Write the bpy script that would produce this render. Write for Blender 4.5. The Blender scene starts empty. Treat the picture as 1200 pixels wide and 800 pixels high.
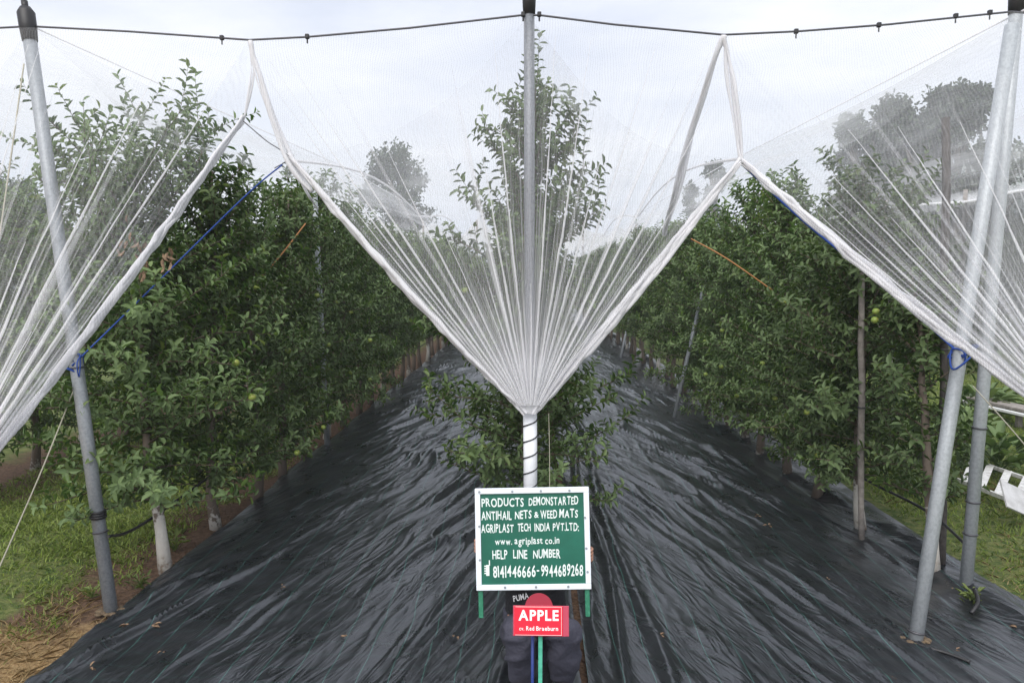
import bpy, bmesh, math, random
import numpy as np
from mathutils import Vector, Matrix, Euler
R = math.radians
scene = bpy.context.scene
C = scene.collection
random.seed(7)

# ------------------------------------------------------------------ camera
CAM = Vector((0, 0, 2.45))
F_PX = 873.0
cam_rot = Euler((R(90 - 4.9), 0, R(1.44)), 'XYZ')
cd = bpy.data.cameras.new('camera')
cd.sensor_width = 36; cd.lens = F_PX / 1200 * 36
cd.clip_start = 0.05; cd.clip_end = 6000
cam = bpy.data.objects.new('camera', cd); C.objects.link(cam)
cam.location = CAM; cam.rotation_euler = cam_rot
scene.camera = cam
RM = cam_rot.to_matrix()

# ------------------------------------------------------------------ sky and sun
w = bpy.data.worlds.new('World'); scene.world = w; w.use_nodes = True
nt = w.node_tree; N = nt.nodes; L = nt.links
bg = N['Background']; bg.inputs['Strength'].default_value = 0.115
sky = N.new('ShaderNodeTexSky'); sky.sky_type = 'NISHITA'; sky.sun_disc = False
sky.sun_elevation = R(58); sky.sun_rotation = R(200); sky.air_density = 1.5; sky.dust_density = 4
tc = N.new('ShaderNodeTexCoord'); mp = N.new('ShaderNodeMapping'); mp.inputs['Scale'].default_value = (1.2, 1.2, 4.5)
nz = N.new('ShaderNodeTexNoise'); nz.inputs['Scale'].default_value = 2.2; nz.inputs['Detail'].default_value = 6
nz.inputs['Roughness'].default_value = 0.55
rp = N.new('ShaderNodeValToRGB')
rp.color_ramp.elements[0].position = 0.33; rp.color_ramp.elements[0].color = (0.60, 0.64, 0.76, 1)
rp.color_ramp.elements[1].position = 0.62; rp.color_ramp.elements[1].color = (0.86, 0.87, 0.93, 1)
mul = N.new('ShaderNodeVectorMath'); mul.operation = 'SCALE'; mul.inputs['Scale'].default_value = 8.9
mx = N.new('ShaderNodeMix'); mx.data_type = 'RGBA'; mx.inputs['Factor'].default_value = 0.93
L.new(tc.outputs['Generated'], mp.inputs['Vector']); L.new(mp.outputs[0], nz.inputs['Vector'])
L.new(nz.outputs['Fac'], rp.inputs['Fac']); L.new(rp.outputs['Color'], mul.inputs[0])
L.new(sky.outputs[0], mx.inputs['A']); L.new(mul.outputs[0], mx.inputs['B'])
L.new(mx.outputs['Result'], bg.inputs['Color'])
sd = bpy.data.lights.new('sun', 'SUN'); sd.energy = 2.6; sd.angle = R(50); sd.color = (1, 0.97, 0.93)
sun = bpy.data.objects.new('sun', sd); C.objects.link(sun)
# light from above, slightly from behind and left of the camera
sun.rotation_euler = (R(42), 0, R(-15))
vs = scene.view_settings
vs.view_transform = 'Standard'; vs.look = 'None'; vs.gamma = 1; vs.use_curve_mapping = False; vs.exposure = 0.42
scene.cycles.transparent_max_bounces = 32
scene.cycles.max_bounces = 6; scene.cycles.volume_bounces = 2

HAZE = .0014
# ------------------------------------------------------------------ helpers
def at(px, py, y):
    """the point at distance y in front of the camera that the photo shows at (px, py)"""
    d = RM @ Vector((px - 600, -(py - 400), -F_PX))
    return CAM + d * (y / d.y)
def ground_at(px, py, z=0.0):
    d = RM @ Vector((px - 600, -(py - 400), -F_PX))
    return CAM + d * ((z - CAM.z) / d.z)

def tag(o, label=None, cat=None, group=None, kind=None):
    if label: o['label'] = label
    if cat: o['category'] = cat
    if group: o['group'] = group
    if kind: o['kind'] = kind
    return o
def empty(name, loc=(0, 0, 0), label=None, cat=None, group=None):
    o = bpy.data.objects.new(name, None); C.objects.link(o); o.location = loc
    o.empty_display_size = 0.1
    return tag(o, label, cat, group)
def link(name, me, parent=None):
    o = bpy.data.objects.new(name, me); C.objects.link(o)
    if parent: o.parent = parent; o.location = -parent.location if False else (0, 0, 0)
    return o
def np_mesh(name, verts, faces, mats, smooth=False, mat_idx=None, attr=None):
    """faces: int array (n,k) or list"""
    me = bpy.data.meshes.new(name)
    verts = np.asarray(verts, dtype=np.float32)
    if isinstance(faces, np.ndarray):
        n, k = faces.shape
        me.vertices.add(len(verts)); me.vertices.foreach_set('co', verts.ravel())
        me.loops.add(n * k); me.loops.foreach_set('vertex_index', faces.astype(np.int32).ravel())
        me.polygons.add(n)
        me.polygons.foreach_set('loop_start', (np.arange(n) * k).astype(np.int32))
        me.polygons.foreach_set('loop_total', np.full(n, k, np.int32))
        me.update(calc_edges=True)
    else:
        me.from_pydata([tuple(v) for v in verts], [], faces)
    for m in mats: me.materials.append(m)
    if mat_idx is not None: me.polygons.foreach_set('material_index', np.asarray(mat_idx, np.int32))
    if smooth: me.polygons.foreach_set('use_smooth', np.ones(len(me.polygons), bool))
    if attr is not None:
        for an, vals in attr.items():
            a = me.attributes.new(an, 'FLOAT', 'POINT'); a.data.foreach_set('value', np.asarray(vals, np.float32))
    me.validate()
    return me

class MB:
    """collects simple solids; build() links them as one mesh object"""
    def __init__(s): s.v = []; s.f = []; s.sm = []
    def add(s, vs_, fs_, sm=False):
        b = len(s.v); s.v += [tuple(v) for v in vs_]; s.f += [tuple(i + b for i in f) for f in fs_]; s.sm += [sm] * len(fs_)
    def box(s, c, size, M=None, bev=0.0):
        bm = bmesh.new(); bmesh.ops.create_cube(bm, size=1)
        for v in bm.verts: v.co = Vector((v.co.x * size[0], v.co.y * size[1], v.co.z * size[2]))
        if bev: bmesh.ops.bevel(bm, geom=bm.edges[:], offset=bev, segments=2, affect='EDGES', profile=0.5)
        bm.verts.index_update()
        T = M if M is not None else Matrix()
        s.add([T @ (v.co + Vector(c)) for v in bm.verts], [[v.index for v in f.verts] for f in bm.faces]); bm.free()
    def tube(s, pts, rad, n=8, caps=True, sm=True):
        pts = [Vector(p) for p in pts]
        if not hasattr(rad, '__len__'): rad = [rad] * len(pts)
        ring = []; b = len(s.v); up = Vector((0, 0, 1))
        prevx = None
        for i, p in enumerate(pts):
            t = (pts[min(i + 1, len(pts) - 1)] - pts[max(i - 1, 0)]).normalized()
            if prevx is None:
                a = Vector((1, 0, 0)) if abs(t.x) < .9 else Vector((0, 1, 0))
                x = (a - t * a.dot(t)).normalized()
            else:
                x = (prevx - t * prevx.dot(t)).normalized()
            prevx = x; yv = t.cross(x)
            for k in range(n):
                a = 2 * math.pi * k / n
                s.v.append(tuple(p + (x * math.cos(a) + yv * math.sin(a)) * rad[i]))
        for i in range(len(pts) - 1):
            for k in range(n):
                s.f.append((b + i * n + k, b + i * n + (k + 1) % n, b + (i + 1) * n + (k + 1) % n, b + (i + 1) * n + k)); s.sm.append(sm)
        if caps:
            s.f.append(tuple(b + k for k in range(n))[::-1]); s.sm.append(False)
            s.f.append(tuple(b + (len(pts) - 1) * n + k for k in range(n))); s.sm.append(False)
    def ball(s, c, r, sc=(1, 1, 1), seg=10):
        bm = bmesh.new(); bmesh.ops.create_uvsphere(bm, u_segments=seg, v_segments=max(6, seg - 3), radius=r)
        bm.verts.index_update()
        s.add([(v.co.x * sc[0] + c[0], v.co.y * sc[1] + c[1], v.co.z * sc[2] + c[2]) for v in bm.verts],
              [[v.index for v in f.verts] for f in bm.faces], True); bm.free()
    def mesh(s, name, mat):
        me = bpy.data.meshes.new(name); me.from_pydata(s.v, [], s.f)
        me.materials.append(mat)
        me.polygons.foreach_set('use_smooth', s.sm); me.update()
        return me
    def build(s, name, mat, parent=None):
        """vertices are in world space; the parent sits at its own base, so shift by it"""
        me = s.mesh(name, mat); o = link(name, me, parent)
        if parent: shift(me, parent)
        return o
def world_base(p):
    v = Vector((0, 0, 0))
    while p: v += p.location; p = p.parent
    return v
def shift(me, parent): me.transform(Matrix.Translation(-world_base(parent)))

def mat(name, col, rough=0.6, metal=0.0, spec=0.5, noise=None, bump=None):
    """principled; noise=(scale, second colour, lo, hi), bump=(scale, strength, distance)"""
    m = bpy.data.materials.new(name); m.use_nodes = True
    nt = m.node_tree; n = nt.nodes; l = nt.links; p = n['Principled BSDF']
    p.inputs['Base Color'].default_value = (*col, 1); p.inputs['Roughness'].default_value = rough
    p.inputs['Metallic'].default_value = metal; p.inputs['Specular IOR Level'].default_value = spec
    tcn = n.new('ShaderNodeTexCoord')
    if noise:
        t = n.new('ShaderNodeTexNoise'); t.inputs['Scale'].default_value = noise[0]; t.inputs['Detail'].default_value = 6
        t.inputs['Roughness'].default_value = 0.65
        r = n.new('ShaderNodeValToRGB'); r.color_ramp.elements[0].position = noise[2]; r.color_ramp.elements[1].position = noise[3]
        r.color_ramp.elements[0].color = (*col, 1); r.color_ramp.elements[1].color = (*noise[1], 1)
        l.new(tcn.outputs['Object'], t.inputs['Vector']); l.new(t.outputs['Fac'], r.inputs['Fac']); l.new(r.outputs['Color'], p.inputs['Base Color'])
    if bump:
        t = n.new('ShaderNodeTexNoise'); t.inputs['Scale'].default_value = bump[0]; t.inputs['Detail'].default_value = 5
        b = n.new('ShaderNodeBump'); b.inputs['Strength'].default_value = bump[1]; b.inputs['Distance'].default_value = bump[2]
        l.new(tcn.outputs['Object'], t.inputs['Vector']); l.new(t.outputs['Fac'], b.inputs['Height']); l.new(b.outputs[0], p.inputs['Normal'])
    return m

def vnoise(x, y, seed=0):
    """value noise on arrays, 0..1"""
    xi = np.floor(x).astype(np.int64); yi = np.floor(y).astype(np.int64); xf = x - xi; yf = y - yi
    def h(a, b):
        q = (a * 374761393 + b * 668265263 + seed * 1442695041) & 0xffffffff
        q = ((q ^ (q >> 13)) * 1274126177) & 0xffffffff
        return ((q ^ (q >> 16)) & 0xffff) / 65535.0
    u = xf * xf * (3 - 2 * xf); v = yf * yf * (3 - 2 * yf)
    return (h(xi, yi) * (1 - u) + h(xi + 1, yi) * u) * (1 - v) + (h(xi, yi + 1) * (1 - u) + h(xi + 1, yi + 1) * u) * v

# ------------------------------------------------------------------ materials
def leaf_material(name, dark, light, back, tip):
    m = bpy.data.materials.new(name); m.use_nodes = True
    nt = m.node_tree; n = nt.nodes; l = nt.links; p = n['Principled BSDF']; out = n['Material Output']
    g = n.new('ShaderNodeNewGeometry')
    r = n.new('ShaderNodeValToRGB'); r.color_ramp.elements[0].color = (*dark, 1); r.color_ramp.elements[1].color = (*light, 1)
    e = r.color_ramp.elements.new(0.6); e.color = tuple((a + b) / 2 * .9 for a, b in zip(dark, light)) + (1,)
    l.new(g.outputs['Random Per Island'], r.inputs['Fac'])
    a = n.new('ShaderNodeAttribute'); a.attribute_name = 'tip'
    m1 = n.new('ShaderNodeMix'); m1.data_type = 'RGBA'; m1.inputs['B'].default_value = (*tip, 1)
    l.new(a.outputs['Fac'], m1.inputs['Factor']); l.new(r.outputs['Color'], m1.inputs['A'])
    m2 = n.new('ShaderNodeMix'); m2.data_type = 'RGBA'; m2.inputs['B'].default_value = (*back, 1)
    sc = n.new('ShaderNodeMath'); sc.operation = 'MULTIPLY'; sc.inputs[1].default_value = 0.7
    l.new(g.outputs['Backfacing'], sc.inputs[0]); l.new(sc.outputs[0], m2.inputs['Factor']); l.new(m1.outputs['Result'], m2.inputs['A'])
    # whole trees differ a little too
    oi = n.new('ShaderNodeObjectInfo'); hs = n.new('ShaderNodeHueSaturation')
    mr = n.new('ShaderNodeMapRange'); mr.inputs['To Min'].default_value = 0.8; mr.inputs['To Max'].default_value = 1.25
    l.new(oi.outputs['Random'], mr.inputs['Value']); l.new(mr.outputs[0], hs.inputs['Value']); l.new(m2.outputs['Result'], hs.inputs['Color'])
    l.new(hs.outputs['Color'], p.inputs['Base Color'])
    p.inputs['Roughness'].default_value = 0.5; p.inputs['Specular IOR Level'].default_value = 0.30
    tr = n.new('ShaderNodeBsdfTranslucent'); l.new(hs.outputs['Color'], tr.inputs['Color'])
    mix = n.new('ShaderNodeMixShader'); mix.inputs[0].default_value = 0.30
    l.new(p.outputs[0], mix.inputs[1]); l.new(tr.outputs[0], mix.inputs[2]); l.new(mix.outputs[0], out.inputs['Surface'])
    return m
M_leaf = leaf_material('apple_leaf', (0.048, 0.108, 0.024), (0.150, 0.240, 0.052), (0.17, 0.24, 0.11), (0.27, 0.33, 0.07))
M_leaf_far = leaf_material('far_leaf', (0.030, 0.055, 0.030), (0.070, 0.11, 0.045), (0.09, 0.12, 0.08), (0.12, 0.16, 0.06))
M_twig = mat('twig', (0.11, 0.085, 0.06), .8)
M_bark = mat('bark', (0.16, 0.125, 0.095), .85, noise=(18, (0.30, 0.26, 0.22), .4, .7), bump=(40, .5, .01))
M_dry = mat('dry_leaf', (0.26, 0.17, 0.10), .8, noise=(60, (0.14, 0.09, 0.055), .4, .6))
M_soil = mat('soil', (0.10, 0.07, 0.045), .95, noise=(30, (0.19, 0.14, 0.08), .4, .7), bump=(60, 1, .01))
M_apple = mat('apple_skin', (0.22, 0.32, 0.06), .4, noise=(25, (0.36, 0.34, 0.08), .45, .7))

def trunk_material(var=1.3):
    """bark with lime wash on the lowest 60 cm, peeling"""
    m = mat('limewashed_bark', (0.15, 0.12, 0.095), .85, bump=(45, .5, .01)); nt = m.node_tree; n = nt.nodes; l = nt.links; p = n['Principled BSDF']
    tcn = n.new('ShaderNodeTexCoord'); sx = n.new('ShaderNodeSeparateXYZ'); l.new(tcn.outputs['Object'], sx.inputs[0])
    nz = n.new('ShaderNodeTexNoise'); nz.inputs['Scale'].default_value = 22; nz.inputs['Detail'].default_value = 6; l.new(tcn.outputs['Object'], nz.inputs['Vector'])
    ad = n.new('ShaderNodeMath'); ad.operation = 'MULTIPLY_ADD'; ad.inputs[1].default_value = 0.75; l.new(nz.outputs['Fac'], ad.inputs[0]); l.new(sx.outputs['Z'], ad.inputs[2])
    r = n.new('ShaderNodeValToRGB'); cr = r.color_ramp.elements
    cr[0].position = .34; cr[0].color = (.27, .21, .16, 1); cr[1].position = .90; cr[1].color = (.15, .12, .095, 1)
    e_ = cr.new(.46); e_.color = (.50, .47, .42, 1); e_ = cr.new(.82); e_.color = (.56, .54, .50, 1)
    oi = n.new('ShaderNodeObjectInfo'); ad2 = n.new('ShaderNodeMath'); ad2.operation = 'MULTIPLY_ADD'; ad2.inputs[1].default_value = var
    l.new(oi.outputs['Random'], ad2.inputs[0]); l.new(ad.outputs[0], ad2.inputs[2]); l.new(ad2.outputs[0], r.inputs['Fac']); l.new(r.outputs['Color'], p.inputs['Base Color'])
    return m
M_trunk = trunk_material(); M_trunk0 = trunk_material(0)
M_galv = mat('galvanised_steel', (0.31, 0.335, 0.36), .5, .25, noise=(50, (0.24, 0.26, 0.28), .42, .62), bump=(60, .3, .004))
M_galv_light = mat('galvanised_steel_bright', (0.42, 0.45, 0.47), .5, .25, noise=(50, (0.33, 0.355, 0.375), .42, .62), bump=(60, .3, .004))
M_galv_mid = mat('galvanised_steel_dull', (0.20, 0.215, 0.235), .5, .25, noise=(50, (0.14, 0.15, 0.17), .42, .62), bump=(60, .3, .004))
M_black = mat('black_plastic', (0.015, 0.015, 0.017), .5)
M_wire = mat('steel_wire', (0.10, 0.10, 0.11), .5, .6)
M_blue = mat('blue_rope', (0.015, 0.06, 0.30), .7)
M_orange = mat('orange_rope', (0.36, 0.16, 0.05), .7)
M_cord = mat('pale_cord', (0.40, 0.38, 0.30), .8)
M_wood = mat('grey_wood', (0.19, 0.17, 0.155), .85, noise=(14, (0.30, 0.275, 0.25), .4, .65), bump=(50, .5, .008))
M_white = mat('white_paint', (0.78, 0.79, 0.80), .5, noise=(30, (0.62, 0.62, 0.62), .5, .8))
M_tape = mat('white_wrap', (0.76, 0.78, 0.82), .55, bump=(60, .4, .006))

def net_material(name, base, gather=0.0, col=(0.86, 0.87, 0.90), streak=0.0, spacing=0.018, thread=0.10, fold=0.0):
    """woven net: thread coverage rises where the sheet is gathered; uv.x across the folds, uv.y metres from the gathering point"""
    m = bpy.data.materials.new(name); m.use_nodes = True
    nt = m.node_tree; n = nt.nodes; l = nt.links
    n.remove(n['Principled BSDF']); out = n['Material Output']
    def math_(op, a, b=None, c=None, clamp=False):
        q = n.new('ShaderNodeMath'); q.operation = op; q.use_clamp = clamp
        for i, v in enumerate((a, b, c)):
            if v is None: continue
            if isinstance(v, (int, float)): q.inputs[i].default_value = v
            else: l.new(v, q.inputs[i])
        return q.outputs[0]
    tcn = n.new('ShaderNodeTexCoord')
    uv = n.new('ShaderNodeSeparateXYZ'); l.new(tcn.outputs['UV'], uv.inputs[0])
    ob = n.new('ShaderNodeSeparateXYZ'); l.new(tcn.outputs['Object'], ob.inputs[0])
    def threads(o_, sp):
        a = math_('MULTIPLY', o_, 2 * math.pi / sp); s = math_('SINE', a); return math_('POWER', math_('MULTIPLY_ADD', s, .5, .5), 2.0)
    wob = n.new('ShaderNodeTexNoise'); wob.inputs['Scale'].default_value = 1.7; wob.inputs['Detail'].default_value = 2
    l.new(tcn.outputs['Object'], wob.inputs['Vector'])
    ox = math_('MULTIPLY_ADD', wob.outputs['Fac'], .22, ob.outputs['X'])
    th = math_('MULTIPLY', threads(ox, spacing), thread)
    th2 = math_('MULTIPLY', threads(math_('MULTIPLY_ADD', ob.outputs['X'], .35, ob.outputs['Z']), spacing * .8), thread * .5)
    a = math_('ADD', math_('ADD', th, th2), base)
    if gather:
        g = math_('DIVIDE', gather, math_('ADD', uv.outputs['Y'], .12))
        g = math_('MULTIPLY', g, g)
        a = math_('ADD', a, g)
    if streak:
        # folds: narrow bands of doubled net that run out from the gathering point
        def band(scale, lo, hi, seedz, ys=.35):
            cv = n.new('ShaderNodeCombineXYZ'); l.new(math_('MULTIPLY', uv.outputs['X'], scale), cv.inputs[0]); l.new(math_('MULTIPLY', uv.outputs['Y'], ys), cv.inputs[1]); cv.inputs[2].default_value = seedz
            t = n.new('ShaderNodeTexNoise'); t.inputs['Scale'].default_value = 1; t.inputs['Detail'].default_value = 2; l.new(cv.outputs[0], t.inputs['Vector'])
            mr = n.new('ShaderNodeMapRange'); mr.interpolation_type = 'SMOOTHSTEP'; mr.inputs['From Min'].default_value = lo; mr.inputs['From Max'].default_value = hi
            l.new(t.outputs['Fac'], mr.inputs['Value']); return mr.outputs[0]
        b1 = band(70, .55, .68, 3.1); b2 = band(190, .50, .70, 9.4, .8)
        fade = n.new('ShaderNodeMapRange'); fade.inputs['From Min'].default_value = .3; fade.inputs['From Max'].default_value = streak
        fade.inputs['To Min'].default_value = 1; fade.inputs['To Max'].default_value = 0
        l.new(uv.outputs['Y'], fade.inputs['Value'])
        f2 = math_('POWER', fade.outputs[0], 1.6)
        a = math_('ADD', a, math_('MULTIPLY', math_('MULTIPLY', b1, .38), math_('MULTIPLY_ADD', f2, .93, .05)))
        a = math_('ADD', a, math_('MULTIPLY', math_('MULTIPLY', b2, .30), f2))
    if fold:
        # crumpled doubling of the sheet, stretched along the row
        cv = n.new('ShaderNodeMapping'); cv.inputs['Scale'].default_value = (1.6, .22, 1.6); l.new(tcn.outputs['Object'], cv.inputs['Vector'])
        t = n.new('ShaderNodeTexNoise'); t.inputs['Scale'].default_value = 1.4; t.inputs['Detail'].default_value = 4; l.new(cv.outputs[0], t.inputs['Vector'])
        mr = n.new('ShaderNodeMapRange'); mr.inputs['From Min'].default_value = .48; mr.inputs['From Max'].default_value = .68; l.new(t.outputs['Fac'], mr.inputs['Value'])
        a = math_('ADD', a, math_('MULTIPLY', mr.outputs[0], fold))
    a = math_('MINIMUM', a, .93)
    d = n.new('ShaderNodeBsdfDiffuse'); d.inputs['Color'].default_value = (*col, 1)
    tl = n.new('ShaderNodeBsdfTranslucent'); tl.inputs['Color'].default_value = (*col, 1)
    ms = n.new('ShaderNodeMixShader'); ms.inputs[0].default_value = .5; l.new(d.outputs[0], ms.inputs[1]); l.new(tl.outputs[0], ms.inputs[2])
    tp = n.new('ShaderNodeBsdfTransparent')
    mo = n.new('ShaderNodeMixShader'); l.new(a, mo.inputs[0]); l.new(tp.outputs[0], mo.inputs[1]); l.new(ms.outputs[0], mo.inputs[2])
    l.new(mo.outputs[0], out.inputs['Surface'])
    return m
M_net = net_material('hail_net', .035, col=(.92, .92, .95), gather=.46, streak=3.0, thread=.09)
M_roof = net_material('hail_net_roof', .08, thread=.05, spacing=.03, fold=.30)
M_hem = net_material('hail_net_hem', .72, col=(.94, .94, .96), thread=.2, spacing=.011)
M_fold = net_material('hail_net_fold', .36, col=(.94, .94, .96), thread=.2, spacing=.011)
M_shade = net_material('dark_net', .62, col=(.10, .105, .11), thread=.1, spacing=.05)
M_farnet = net_material('far_net', .60, col=(.80, .81, .84), thread=.05, spacing=.2, fold=.3)

# ------------------------------------------------------------------ ground
def ground_material():
    m = bpy.data.materials.new('orchard_ground'); m.use_nodes = True
    nt = m.node_tree; n = nt.nodes; l = nt.links; p = n['Principled BSDF']; p.inputs['Roughness'].default_value = .95; p.inputs['Specular IOR Level'].default_value = .2
    tcn = n.new('ShaderNodeTexCoord'); sx = n.new('ShaderNodeSeparateXYZ'); l.new(tcn.outputs['Object'], sx.inputs[0])
    def noise(s, d=5):
        t = n.new('ShaderNodeTexNoise'); t.inputs['Scale'].default_value = s; t.inputs['Detail'].default_value = d; l.new(tcn.outputs['Object'], t.inputs['Vector']); return t.outputs['Fac']
    def ramp(f, a, b, ca, cb):
        r = n.new('ShaderNodeValToRGB'); r.color_ramp.elements[0].position = a; r.color_ramp.elements[1].position = b
        r.color_ramp.elements[0].color = (*ca, 1); r.color_ramp.elements[1].color = (*cb, 1); l.new(f, r.inputs['Fac']); return r.outputs['Color']
    def mixc(f, a, b):
        q = n.new('ShaderNodeMix'); q.data_type = 'RGBA'; l.new(f, q.inputs['Factor']); l.new(a, q.inputs['A']); l.new(b, q.inputs['B']); return q.outputs['Result']
    def mr(v, a, b, c=0, d=1):
        q = n.new('ShaderNodeMapRange'); q.interpolation_type = 'SMOOTHSTEP'
        for k, x in zip(('From Min', 'From Max', 'To Min', 'To Max'), (a, b, c, d)): q.inputs[k].default_value = x
        l.new(v, q.inputs['Value']); return q.outputs[0]
    def mth(op, a, b):
        q = n.new('ShaderNodeMath'); q.operation = op
        for i, v in enumerate((a, b)):
            if isinstance(v, (int, float)): q.inputs[i].default_value = v
            else: l.new(v, q.inputs[i])
        return q.outputs[0]
    grass = ramp(noise(14), .35, .7, (0.05, 0.085, 0.02), (0.16, 0.17, 0.06))
    soil = ramp(noise(30, 8), .3, .7, (0.055, 0.034, 0.022), (0.16, 0.10, 0.065))
    straw = ramp(noise(60, 8), .3, .7, (0.16, 0.09, 0.04), (0.42, 0.30, 0.15))
    nj = noise(3.0, 6)
    xx = mth('ADD', mth('MULTIPLY', nj, 1.0), sx.outputs['X'])          # x plus 0..1 (mean .5)
    s1 = mth('MULTIPLY', mr(xx, -3.45, -3.15), mr(sx.outputs['X'], -2.6, -2.5, 1, 0))   # soil strip under the left row
    s2 = mth('MULTIPLY', mr(sx.outputs['X'], -1, -.9), mr(sx.outputs['X'], 1.5, 1.6, 1, 0))
    soilf = mth('MAXIMUM', s1, s2)
    soilf = mth('MAXIMUM', soilf, mth('MULTIPLY', mr(xx, -7.0, -6.3), mr(xx, -5.3, -5.0, 1, 0)))
    c = mixc(soilf, grass, soil)
    yy = mth('ADD', mth('MULTIPLY', nj, 1.2), sx.outputs['Y'])
    st = mth('MULTIPLY', mr(yy, 5.6, 5.3, 0, 1), mr(sx.outputs['X'], -2.8, -2.7, 1, 0))
    q = n.new('ShaderNodeMapRange'); q.interpolation_type = 'SMOOTHSTEP'; q.inputs['From Min'].default_value = 5.3; q.inputs['From Max'].default_value = 5.7
    q.inputs['To Min'].default_value = 1; q.inputs['To Max'].default_value = 0; l.new(yy, q.inputs['Value'])
    c = mixc(mth('MULTIPLY', q.outputs[0], mr(sx.outputs['X'], -2.8, -2.7, 1, 0)), c, straw)
    l.new(c, p.inputs['Base Color'])
    b = n.new('ShaderNodeBump'); b.inputs['Strength'].default_value = .8; b.inputs['Distance'].default_value = .03; l.new(noise(35, 8), b.inputs['Height']); l.new(b.outputs[0], p.inputs['Normal'])
    return m
M_ground = ground_material()
xs = np.concatenate([[-2500, -300, -60, -20], np.linspace(-12, 14, 130), [20, 60, 300, 2500]])
ys = np.concatenate([[-200, -10, 0], np.linspace(2, 26, 120), [40, 80, 300, 3000]])
X, Y = np.meshgrid(xs, ys)
Z = (vnoise(X * 1.3, Y * 1.3, 3) - .5) * .05 + (vnoise(X * 5, Y * 5, 4) - .5) * .02 - .03
Z = np.where((X > -3.0) & (X < 3.6), -.045 + Z * .3, Z)
def grid_faces(ny, nx):
    i = np.arange(ny - 1)[:, None] * nx + np.arange(nx - 1)[None, :]
    i = i.ravel(); return np.stack([i, i + 1, i + nx + 1, i + nx], 1)
go = link('ground', np_mesh('ground', np.stack([X.ravel(), Y.ravel(), Z.ravel()], 1), grid_faces(len(ys), len(xs)), [M_ground], True))
tag(go, kind='structure')

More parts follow.
